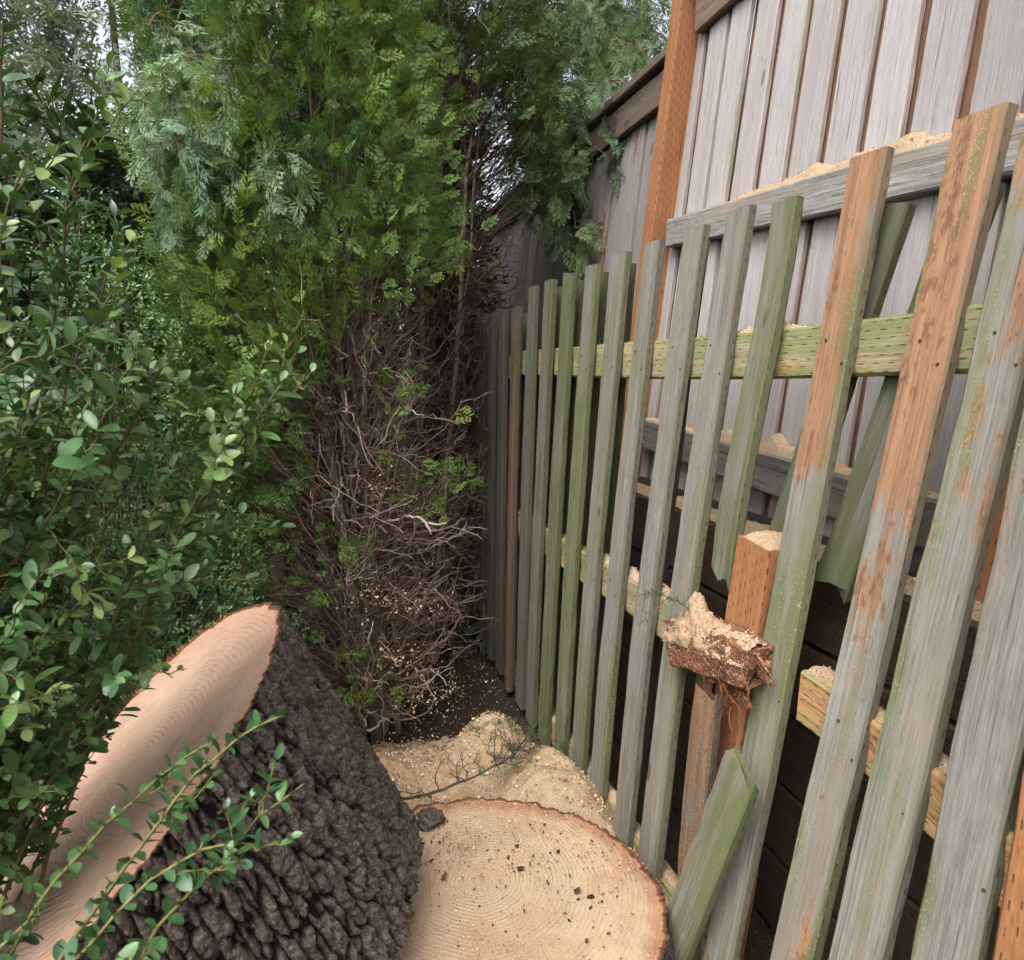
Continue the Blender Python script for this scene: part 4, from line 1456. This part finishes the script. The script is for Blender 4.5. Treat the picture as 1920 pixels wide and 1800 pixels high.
def keepA(P, z, a, r):
    x = P[:, 0]
    # bare on the side towards the fence and at the foot; green hangs lower on the left
    low = np.interp(x, [-0.36, -0.18, -0.06, 0.06, 0.5], [0.45, 0.72, 1.2, 1.52, 1.72]) + 0.3 * (fbm(P * 5, 2, 6) - 0.5)
    front = P[:, 1] < 3.05
    k = (z > low + 0.25 * r.random(len(x)) ** 2) & front
    for t in TUFTS_A:
        k |= (np.linalg.norm(P - t, axis=1) < 0.075) & (r.random(len(x)) < 0.55)
    return k


arborvitae("arborvitae", "bushy yellow-green arborvitae with bare twiggy foot, standing left of the fence", (0.19, 2.80, -0.2), (-0.13, 3.05, 3.6),
           lambda z: np.interp(z, [-0.2, 0.2, 0.9, 1.6, 2.4, 3.6], [0.32, 0.40, 0.52, 0.54, 0.50, 0.42]), 0.1, 3.05, keepA, 3100, 1150, 101,
           (0.145, 0.225, 0.045), (0.075, 0.165, 0.06), 11, per=9, size=(0.045, 0.11), twig_z=(-0.1, 1.5))


def keepB(P, z, a, r):
    front = P[:, 1] < 3.85
    x = P[:, 0]
    low = np.interp(x, [0.4, 0.75, 0.95, 1.2], [2.75, 2.65, 2.25, 1.95])
    k = (z > low + 0.3 * r.random(len(z)) ** 2) & front
    k |= (r.random(len(z)) < 0.02) & (z > 1.3) & front
    return k & (x < 1.3)


arborvitae("arborvitae", "darker arborvitae with long bare brown stems, squeezed against the fence end", (0.50, 3.55, -0.2), (0.80, 3.85, 4.2),
           lambda z: np.interp(z, [-0.2, 0.4, 1.2, 2.0, 3.0, 4.0], [0.26, 0.32, 0.40, 0.52, 0.52, 0.42]), 1.2, 3.5, keepB, 1400, 1700, 202,
           (0.085, 0.125, 0.035), (0.05, 0.09, 0.042), 14, per=8, size=(0.07, 0.14), twig_z=(-0.1, 2.9), twig_shade=0.6)  # twig colour darkened to paint the shade of the hollow


def cypress(name, label, base, height, limbs, seed, col_a, col_b, size=(0.10, 0.2), step=0.055, spread=0.16):
    """weeping scale-leaf tree: limbs (list of start, mid, end) carry hanging branchlets of long sprays"""
    r = np.random.default_rng(seed)
    tr = empty(name, base, label, "tree")
    b = np.array(base, float)
    trunk = wiggle(np.linspace(b, b + np.array([r.normal(0, .1), r.normal(0, .1), height]), 20), 0.05, r)
    stems_part(tr, [trunk], 0.05, 0.012, (0.11, 0.07, 0.05), "trunk", 10)
    lines, rr, tc = [], [], []
    pos, st, no, sz, cc = [], [], [], [], []
    for (p0, p1, p2) in limbs:
        L = wiggle(bez(p0, p1, p2, 26), 0.03, r)
        lines.append(L); rr.append(np.linspace(0.010, 0.003, 26)); tc.append((0.16, 0.095, 0.06))
        ln = np.linalg.norm(np.diff(L, axis=0), axis=1).sum()
        for k in range(int(ln / step)):
            t = r.uniform(0.12, 1.0)
            q = np.array([np.interp(t, np.linspace(0, 1, 26), L[:, i]) for i in range(3)])
            out = r.normal(0, 1, 3) * np.array([1, 1, 0.2])
            out = nrm(out)
            hang = r.uniform(0.10, 0.34)
            e = q + out * spread * r.uniform(0.3, 1.2) + np.array([0, 0, -hang])
            B = wiggle(bez(q, q + out * spread * 0.7 + np.array([0, 0, 0.03]), e, 9), 0.012, r)
            lines.append(B); rr.append(np.linspace(0.0028, 0.001, 9)); tc.append((0.13, 0.10, 0.06))
            shade = np.array(col_a) + (np.array(col_b) - np.array(col_a)) * np.clip(fbm((q * 4)[None], 2, seed)[0] * 1.6 - 0.3 + r.normal(0, 0.15), 0, 1)
            for j in range(2, 9):
                for s in range(2):
                    d = nrm(B[min(j, 8)] - B[j - 1]) if j < 9 else np.array([0, 0, -1])
                    pos.append(B[j])
                    st.append(nrm(d * 1.0 + r.normal(0, 0.5, 3) + np.array([0, 0, -0.35])))
                    no.append(r.normal(0, 1, 3) + out * 0.8)
                    sz.append(r.uniform(*size))
                    cc.append(shade * r.uniform(0.75, 1.25))
    twig_mass(tr, lines, rr, tc, "branches", 4)
    foliage_part(tr, SPRAYS_LONG, np.array(pos), np.array(st), np.array(no), np.array(sz), np.array(cc), "foliage")
    return tr


A = lambda *v: np.array(v, float)
rc = np.random.default_rng(9)
limbs = []
for (x, y, z) in ((-0.20, 2.50, 2.20), (-0.33, 2.55, 2.30), (-0.46, 2.60, 2.40), (-0.42, 2.55, 2.18), (-0.40, 2.45, 2.02), (-0.28, 2.62, 2.62), (-0.40, 2.75, 2.65), (-0.12, 2.48, 2.02), (-0.36, 2.5, 1.85)):
    p0 = A(-0.35 + rc.normal(0, 0.08), 3.6, z + 0.25 + rc.uniform(0, 0.3))
    p2 = A(x, y, z)
    limbs.append((p0, (p0 + p2) / 2 + A(0, 0, 0.25), p2))
cypress("weeping_cypress", "pale blue-green weeping cypress boughs hanging over the box hedge", (-0.25, 3.75, -0.2), 4.2, limbs, 31, (0.26, 0.35, 0.20), (0.17, 0.27, 0.165), (0.06, 0.13), 0.044, 0.13)
limbs = []
for (x, y, z) in ((1.75, 4.3, 3.0), (2.05, 4.3, 3.1), (1.55, 4.3, 2.8), (1.6, 4.1, 2.75), (1.9, 4.5, 3.4), (1.55, 3.9, 2.62), (2.2, 4.5, 3.3), (1.45, 4.4, 3.3), (1.35, 3.55, 2.45), (1.8, 4.6, 3.0), (1.5, 3.4, 2.5), (1.32, 3.5, 2.05), (2.0, 4.2, 3.55), (2.25, 4.3, 3.7), (1.85, 4.3, 3.62), (1.7, 4.3, 3.45), (2.4, 4.4, 3.5), (2.1, 4.3, 3.25), (1.95, 4.1, 3.2), (2.3, 4.2, 3.3), (1.40, 3.3, 2.35), (1.38, 3.6, 2.25), (1.45, 3.2, 2.65), (1.36, 3.45, 2.5)):
    p0 = A(1.9 + rc.normal(0, 0.2), 5.6 + rc.normal(0, 0.2), z + rc.uniform(0.3, 0.8))
    p2 = A(x, y, z)
    limbs.append((p0, (p0 + p2) / 2 + A(0, 0, 0.3), p2))
cypress("weeping_cypress", "grey-green weeping cypress drooping over the tall fence's far end", (2.0, 5.8, 0.85), 4.5, limbs, 32, (0.16, 0.22, 0.085), (0.10, 0.17, 0.09), (0.09, 0.17), 0.12, 0.17)


def backdrop_tree(label, base, h, rad, seed, ca, cb, n=2600, size=(0.2, 0.42)):
    r = np.random.default_rng(seed)
    b = np.array(base, float)
    tr = empty("conifer", base, label, "tree", "background conifers")
    stems_part(tr, [wiggle(np.linspace(b, b + A(0, 0, h * 0.9), 14), 0.08, r)], 0.06, 0.012, (0.09, 0.06, 0.045), "trunk", 8)
    z = r.uniform(0.02, 1, n) * h
    a = r.uniform(0, 2 * PI, n)
    rr = rad * (1 - 0.55 * z / h) * np.sqrt(r.uniform(0.25, 1, n)) * (0.7 + 0.6 * fbm(np.column_stack([np.cos(a) * 2, np.sin(a) * 2, z * 1.2]), 2, seed))
    o = np.column_stack([np.cos(a), np.sin(a), np.zeros(n)])
    P = b + o * rr[:, None] + np.column_stack([z * 0, z * 0, z])
    mixc = np.clip(fbm(P * 1.7, 2, seed) * 1.6 - 0.3, 0, 1)[:, None]
    c = (np.array(ca) * (1 - mixc) + np.array(cb) * mixc) * r.uniform(0.75, 1.25, (n, 1))
    foliage_part(tr, SPRAYS_LOW, P, nrm(o + r.normal(0, 0.5, (n, 3)) + A(0, 0, 0.1)), r.normal(0, 1, (n, 3)) + A(0, 0, 1), r.uniform(*size, n), c)


dk, dk2 = (0.055, 0.085, 0.035), (0.035, 0.06, 0.03)
backdrop_tree("tall dark conifer directly behind the two arborvitae", (0.1, 5.3, -0.2), 5.2, 1.15, 1, dk, dk2, 3000)
backdrop_tree("grey-green conifer behind the weeping cypress and camellia", (-2.1, 5.6, -0.2), 4.4, 1.3, 2, (0.24, 0.27, 0.20), (0.17, 0.21, 0.16), 3000, (0.12, 0.24))  # distance haze put into the lighter foliage colour
backdrop_tree("pale hazy conifer between the camellia and the weeping cypress", (-1.15, 5.3, -0.2), 5.0, 1.0, 6, (0.26, 0.29, 0.22), (0.18, 0.23, 0.17), 3000, (0.12, 0.24))  # pale foliage colour stands in for haze
backdrop_tree("conifer at the far left behind the camellia", (-3.4, 4.6, -0.2), 3.6, 1.2, 3, (0.06, 0.085, 0.045), dk, 2200)
backdrop_tree("slim dark conifer at the end of the picket fence", (0.45, 4.35, -0.2), 4.2, 0.7, 4, dk2, (0.02, 0.035, 0.02), 3200, (0.14, 0.3))
backdrop_tree("dark conifer behind the box hedge", (-1.25, 4.2, -0.2), 2.6, 1.0, 5, dk, dk2, 2400)

# ------------------------------------------------------------------ broad-leaved shrubs
LEAF_S = leaf_template('simple')
LEAF_O = leaf_template(0)
LEAF_C = leaf_template(1)


def hedge(name, label, centre, radii, n, seed, ca, cb, leaf=(0.014, 0.022)):
    """dense small-leaved box: leaf-clad shoots radiating through an uneven ellipsoid"""
    r = np.random.default_rng(seed)
    b = np.array(centre, float)
    base = A(b[0], b[1], -0.2)
    tr = empty(name, base, label, "shrub")
    d = nrm(r.normal(0, 1, (n, 3)) + A(0.15, -0.5, 0.2))
    lump = 0.72 + 0.55 * fbm(d * 3.2 + seed, 3, seed)
    tip = b + d * np.array(radii) * (lump * r.uniform(0.72, 1.0, n) ** 0.5)[:, None]
    tip[:, 2] = np.maximum(tip[:, 2], -0.1)
    out = nrm(d + r.normal(0, 0.35, (n, 3)) + A(0, 0, 0.45))
    m = 13
    pos, st, no, cc, sz = [], [], [], [], []
    mixc = np.clip(fbm(tip * 5, 2, seed) * 1.8 - 0.4, 0, 1)[:, None]
    base_c = np.array(ca) * (1 - mixc) + np.array(cb) * mixc
    for j in range(m):
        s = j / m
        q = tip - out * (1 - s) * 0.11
        a = j * 2.4 + r.uniform(0, 6, n)
        ref = nrm(np.cross(out, r.normal(0, 1, (n, 3))))
        pos.append(q + r.normal(0, 0.004, (n, 3)))
        st.append(nrm(ref + out * 0.6))
        no.append(out + r.normal(0, 0.3, (n, 3)))
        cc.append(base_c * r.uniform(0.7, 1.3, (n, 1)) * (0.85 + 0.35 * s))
        sz.append(r.uniform(*leaf, n))
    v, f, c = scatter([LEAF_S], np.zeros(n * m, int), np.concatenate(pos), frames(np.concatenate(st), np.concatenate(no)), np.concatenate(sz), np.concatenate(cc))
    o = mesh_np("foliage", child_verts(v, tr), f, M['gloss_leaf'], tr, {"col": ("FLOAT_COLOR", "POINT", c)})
    o["kind"] = "stuff"
    lines, rr, tc = [], [], []
    for i in r.choice(n, 160, replace=False):
        p0 = base + r.normal(0, 0.06, 3) * A(1, 1, 0)
        lines.append(wiggle(bez(p0, (p0 + tip[i]) / 2 + A(0, 0, 0.1), tip[i], 12), 0.03, r))
        rr.append(np.linspace(0.006, 0.0012, 12))
        tc.append(A(0.14, 0.12, 0.07))
    twig_mass(tr, lines, rr, tc, "branches", 4)


hedge("box_shrub", "dense small-leaved dark green box hedge between arborvitae and foreground shrub", (-0.72, 2.60, 0.85), (0.50, 0.42, 0.98), 2300, 61, (0.055, 0.13, 0.04), (0.10, 0.19, 0.05))
hedge("box_shrub", "low dark box shrub behind the log, at the arborvitae's left foot", (-0.42, 2.25, 0.36), (0.36, 0.30, 0.58), 1200, 62, (0.045, 0.10, 0.04), (0.075, 0.14, 0.045))


def leafy_shrub(name, label, cat, base, tips, seed, leaf, kind, ca, cb, cy, n_parts, twig_len, twigs, spacing, stem_col, stem_r=0.006, leaf_name="leaf", arch=0.15, yel=0.2, lead=None):
    """stems from the base to the tips, side twigs, opposite leaves; the leaves nearest the camera are single objects"""
    r = np.random.default_rng(seed)
    b = np.array(base, float)
    tr = empty(name, base, label, cat)
    cam_p = A(0, 0, 1.33)
    shoots = []           # polylines that carry leaves: (line, bare fraction)
    stems, sr = [], []
    for tp in tips:
        tp = np.array(tp, float)
        p0 = b + r.normal(0, 0.05, 3) * A(1, 1, 0)
        m = p0 * 0.45 + tp * 0.55 + A(0, 0, arch) + r.normal(0, 0.05, 3)
        if lead is not None:
            m = tp + np.array(lead) + r.normal(0, 0.03, 3)
        L = wiggle(bez(p0, m, tp, 20), 0.02, r)
        stems.append(L); sr.append(np.linspace(stem_r, stem_r * 0.28, 20))
        shoots.append((L, 0.62))
        for k in range(twigs):
            t = r.uniform(0.35, 0.97)
            q = np.array([np.interp(t, np.linspace(0, 1, 20), L[:, i]) for i in range(3)])
            d = nrm(L[min(19, int(t * 19) + 1)] - L[int(t * 19)])
            dd = nrm(d * 0.8 + r.normal(0, 0.6, 3) + A(0, 0, 0.25))
            e = q + dd * r.uniform(*twig_len)
            T = wiggle(bez(q, (q + e) / 2 + A(0, 0, -0.01), e, 10), 0.01, r)
            shoots.append((T, 0.1))
            stems.append(T); sr.append(np.linspace(stem_r * 0.33, stem_r * 0.16, 10))
    pos, st, no, cc, sz = [], [], [], [], []
    for L, bare in shoots:
        seg = np.linalg.norm(np.diff(L, axis=0), axis=1)
        s = np.concatenate([[0], np.cumsum(seg)])
        n = max(2, int(s[-1] * (1 - bare) / spacing))
        mixc = np.clip(fbm((L[-1] * 6)[None], 2, seed)[0] * 1.8 - 0.4 + r.normal(0, 0.15), 0, 1)
        base_c = np.array(ca) * (1 - mixc) + np.array(cb) * mixc
        young = r.random() < yel
        ph = r.uniform(0, 6)
        for k in range(n):
            t = s[-1] * (bare + (1 - bare) * (k + 0.5) / n)
            q = np.array([np.interp(t, s, L[:, i]) for i in range(3)])
            j = min(len(L) - 2, int(np.searchsorted(s, t)) - 1)
            d = nrm(L[j + 1] - L[j])
            e1 = nrm(np.cross(d, A(0.1, 0.2, 1)))
            e2 = np.cross(d, e1)
            a = ph + (k % 2) * PI / 2 + r.normal(0, 0.25)
            last = k >= n - 2
            for sg in (0, PI):
                if r.random() < 0.06:
                    continue
                side = e1 * math.cos(a + sg) + e2 * math.sin(a + sg)
                pos.append(q)
                st.append(nrm(side * 1.0 + d * (1.3 if last else 0.55) + A(0, 0, 0.12)))
                no.append(nrm(A(0, 0, 1.0) + d * 0.5 + r.normal(0, 0.45, 3)))
                fr = (k / n) if young else 0
                cc.append((base_c * (1 - fr * 0.8) + np.array(cy) * fr * 0.8) * r.uniform(0.55, 1.35))
                sz.append(r.uniform(*leaf) * (0.7 if last else 1.0) * r.uniform(0.62, 1.12))
    pos, st, no, cc, sz = map(np.array, (pos, st, no, cc, sz))
    rot = frames(st, no)
    T = leaf_template(kind)
    # rank by how large a leaf shows
    fw = A(0.2673, 0.9509, -0.1558)
    rt = A(0.9627, -0.2707, 0)
    up = np.cross(rt, fw)
    rel = pos - cam_p
    dep = rel @ fw
    inside = (dep > 0.15) & (np.abs(rel @ rt / dep) < 0.75) & (np.abs(rel @ up / dep) < 0.70)
    facing = np.abs(np.sum(nrm(rel) * rot[:, :, 2], 1))
    score = np.where(inside, sz / dep * (0.3 + facing), 0)
    order = np.argsort(-score)
    single = order[:n_parts][score[order[:n_parts]] > 0]
    rest = np.setdiff1d(np.arange(len(pos)), single)
    # leaves that can be told apart: linked copies of a few leaf meshes
    nm = 16
    pal = cc[r.choice(len(cc), nm)]
    mes = [mesh_np(leaf_name, T[0] * A(r.uniform(0.75, 1.2), 1, 1) + np.column_stack([0.12 * r.normal() * T[0][:, 1] ** 2, T[0][:, 1] * 0, r.normal(-0.05, 0.14) * T[0][:, 1] ** 2]), T[1], M['gloss_leaf'], None, {"col": ("FLOAT_COLOR", "POINT", np.tile([*pal[k], 1], (len(T[0]), 1)))}, smooth=True, mesh_only=True) for k in range(nm)]
    from mathutils import Matrix
    for i in single:
        k = int(np.argmin(((pal - cc[i]) ** 2).sum(1) + r.random(nm) * 2e-4))
        o = bpy.data.objects.new(leaf_name, mes[k])
        R = rot[i] * sz[i]
        Mx = Matrix([[*R[0], pos[i][0] - b[0]], [*R[1], pos[i][1] - b[1]], [*R[2], pos[i][2] - b[2]], [0, 0, 0, 1]])
        link(o, tr)
        o.matrix_local = Mx
    if len(rest):
        v, f, c = scatter([T], np.zeros(len(rest), int), pos[rest], rot[rest], sz[rest], cc[rest])
        o = mesh_np("foliage", child_verts(v, tr), f, M['gloss_leaf'], tr, {"col": ("FLOAT_COLOR", "POINT", c)}, smooth=True)
        o["kind"] = "stuff"
    v, f, c = tubes(stems, sr, [np.array(stem_col) * r.uniform(0.8, 1.2) for _ in stems], 5)
    mesh_np("branches", child_verts(v, tr), f, M['twig'], tr, {"col": ("FLOAT_COLOR", "POINT", c)}, smooth=True)["kind"] = "stuff"
    return tr


tips = [(-0.029, 1.061, 1.334), (-0.055, 1.073, 1.385), (-0.114, 1.073, 1.265), (-0.191, 1.111, 1.364), (-0.256, 1.087, 1.427), (-0.28, 1.077, 1.62),
        (-0.322, 1.03, 1.60), (-0.36, 0.96, 1.42), (-0.199, 1.082, 1.174), (-0.289, 1.037, 1.067), (-0.40, 0.96, 1.0), (-0.42, 1.0, 1.25), (-0.36, 1.05, 1.3)]
rs = np.random.default_rng(77)
for k in range(26):
    zz = rs.uniform(0.8, 1.4)
    tips.append((rs.uniform(-0.62, -0.16 if zz > 1.02 else -0.36), rs.uniform(0.98, 1.4), zz))
leafy_shrub("privet_shrub", "glossy oval-leaved green shrub filling the left foreground", "shrub", (-0.82, 1.25, -0.1), tips, 71, (0.025, 0.040), 0,
            (0.065, 0.14, 0.05), (0.105, 0.19, 0.058), (0.25, 0.32, 0.09), 300, (0.07, 0.2), 15, 0.019, (0.12, 0.105, 0.05), 0.0045, yel=0.35)
tips = [(-0.062, 0.94, 0.864), (-0.036, 0.87, 0.80), (-0.125, 0.835, 0.758), (-0.155, 0.96, 0.828), (-0.193, 0.742, 0.712), (-0.30, 0.725, 0.785), (-0.30, 0.70, 0.70), (-0.34, 0.72, 0.80), (-0.36, 0.8, 0.85)]
leafy_shrub("privet_shrub", "low leafy privet shoots reaching across the log's cut face", "shrub", (-0.62, 0.72, -0.1), tips, 72, (0.019, 0.031), 0,
            (0.038, 0.10, 0.04), (0.07, 0.15, 0.048), (0.2, 0.32, 0.08), 300, (0.04, 0.10), 4, 0.0145, (0.17, 0.15, 0.06), 0.005, yel=0.3, arch=0.05, lead=(-0.30, -0.02, -0.09))
tips = [tuple(A(-0.62, 1.82, 1.78) + rs.normal(0, 1, 3) * A(0.13, 0.10, 0.15)) for k in range(26)]
leafy_shrub("camellia_shrub", "camellia with large dark pointed leaves at the upper left", "shrub", (-0.95, 2.0, -0.1), tips, 73, (0.055, 0.085), 1,
            (0.05, 0.105, 0.045), (0.08, 0.15, 0.065), (0.13, 0.20, 0.07), 300, (0.08, 0.2), 3, 0.042, (0.12, 0.09, 0.06), 0.008, yel=0.1)

# ------------------------------------------------------------------ small litter


def fallen_twig():
    r = np.random.default_rng(91)
    tw = empty("fallen_branch", (0.5, 2.0, -0.05), "thin forked dead branch with a few green tips on the sawdust heap", "branch")
    lines, rr, tc, tipsl = [], [], [], []
    main = [(0.18, 2.02, 0.0), (0.33, 1.98, 0.03), (0.48, 2.02, 0.045), (0.60, 2.10, 0.03), (0.70, 2.22, 0.07)]
    k = np.array(main)
    t = np.linspace(0, 1, 24)
    L = np.column_stack([np.interp(t, np.linspace(0, 1, 5), k[:, i]) for i in range(3)])
    L = wiggle(L, 0.012, r)
    lines.append(L); rr.append(np.linspace(0.006, 0.002, 24)); tc.append((0.07, 0.05, 0.04))
    for j in range(34):
        q = L[r.integers(3, 23)]
        e = q + np.array([r.normal(0.03, 0.09), r.normal(0.02, 0.09), r.uniform(-0.01, 0.12)])
        B = wiggle(bez(q, (q + e) / 2 + r.normal(0, 0.02, 3), e, 9), 0.018, r)
        lines.append(B); rr.append(np.linspace(0.0024, 0.0008, 9)); tc.append(np.array((0.085, 0.06, 0.045)) * r.uniform(0.7, 1.5))
        if j % 3 == 0:
            tipsl.append(e)
        for m in range(2):
            q2 = B[r.integers(3, 8)]
            e2 = q2 + r.normal(0, 0.03, 3) + A(0, 0, 0.01)
            lines.append(np.linspace(q2, e2, 4)); rr.append(np.linspace(0.0012, 0.0005, 4)); tc.append((0.1, 0.07, 0.05))
    twig_mass(tw, lines, rr, tc, "twigs", 4)
    tp = np.repeat(np.array(tipsl), 4, 0)
    n = len(tp)
    foliage_part(tw, SPRAYS, tp, nrm(r.normal(0, 1, (n, 3)) + A(0.3, 0, 0.3)), r.normal(0, 1, (n, 3)) + A(0, 0, 1), r.uniform(0.03, 0.06, n), np.tile(np.array([[0.05, 0.09, 0.03]]), (n, 1)), "green_tips")


fallen_twig()


def fir_sprig():
    r = np.random.default_rng(92)
    tw = empty("fir_sprig", (0.845, 1.50, 0.74), "small green fir sprig lying on the sawdust mound in the fence gap", "sprig")
    L = np.linspace(A(0.85, 1.44, 0.76), A(0.80, 1.62, 0.735), 12) + A(0, 0, 1)[None] * (0.02 * np.sin(np.linspace(0, 3, 12)))[:, None]
    L2 = np.linspace(A(0.815, 1.48, 0.775), A(0.76, 1.53, 0.69), 8)
    lines, rr, tc = [L, L2], [np.linspace(0.0022, 0.001, 12), np.linspace(0.0016, 0.0008, 8)], [(0.14, 0.10, 0.06)] * 2
    for k in range(120):
        q = L[r.integers(0, 10)] if k % 4 else L2[r.integers(0, 7)]
        d = nrm(r.normal(0, 1, 3) + A(0, 0.3, 0.3))
        lines.append(np.linspace(q, q + d * r.uniform(0.014, 0.028), 3)); rr.append([0.0009, 0.0008, 0.0003]); tc.append(np.array((0.06, 0.105, 0.05)) * r.uniform(0.7, 1.4))
    twig_mass(tw, lines, rr, tc, "needles", 3)


fir_sprig()


def bark_lump():
    r = np.random.default_rng(93)
    n, m = 24, 18
    th, ph = np.meshgrid(np.linspace(0, 2 * PI, n, endpoint=False), np.linspace(0.02, PI - 0.02, m), indexing='ij')
    d = np.stack([np.cos(th) * np.sin(ph), np.sin(th) * np.sin(ph), np.cos(ph)], -1).reshape(-1, 3)
    V = d * A(0.038, 0.034, 0.026) * (0.5 + 1.0 * fbm(d * 3.6, 3, 3))[:, None] + A(0.262, 1.80, 0.065)
    i = np.arange(n)[:, None]
    j = np.arange(m - 1)[None]
    a, b = i * m + j, ((i + 1) % n) * m + j
    o = mesh_np("bark_lump", V, np.stack([a, a + 1, b + 1, b], -1).reshape(-1, 4), M['bark'], None, {"dep": ("FLOAT", "POINT", fbm(d * 8, 2, 4))}, smooth=True)
    tag(o, "black lump of bark on the stump's rim next to the log", "bark")


bark_lump()
# saw dust caught in the arborvitae's twigs
r = np.random.default_rng(94)
c0 = np.array([(0.34, 2.42, 0.12), (0.44, 2.50, 0.12), (0.26, 2.45, 0.28), (0.38, 2.52, 0.45), (0.22, 2.45, 0.5), (0.30, 2.40, -0.08), (0.42, 2.42, -0.1), (0.12, 2.5, 0.55), (0.2, 2.55, 0.9)])
k = r.integers(0, len(c0), 1300)
chips("wood_chips", "sawdust and chips caught in the bare twigs at the arborvitae's foot", c0[k] + r.normal(0, 1, (1300, 3)) * A(0.05, 0.045, 0.028), r.uniform(0.003, 0.009, 1300), 95, 1.0, CHIP_COLS * 0.7)
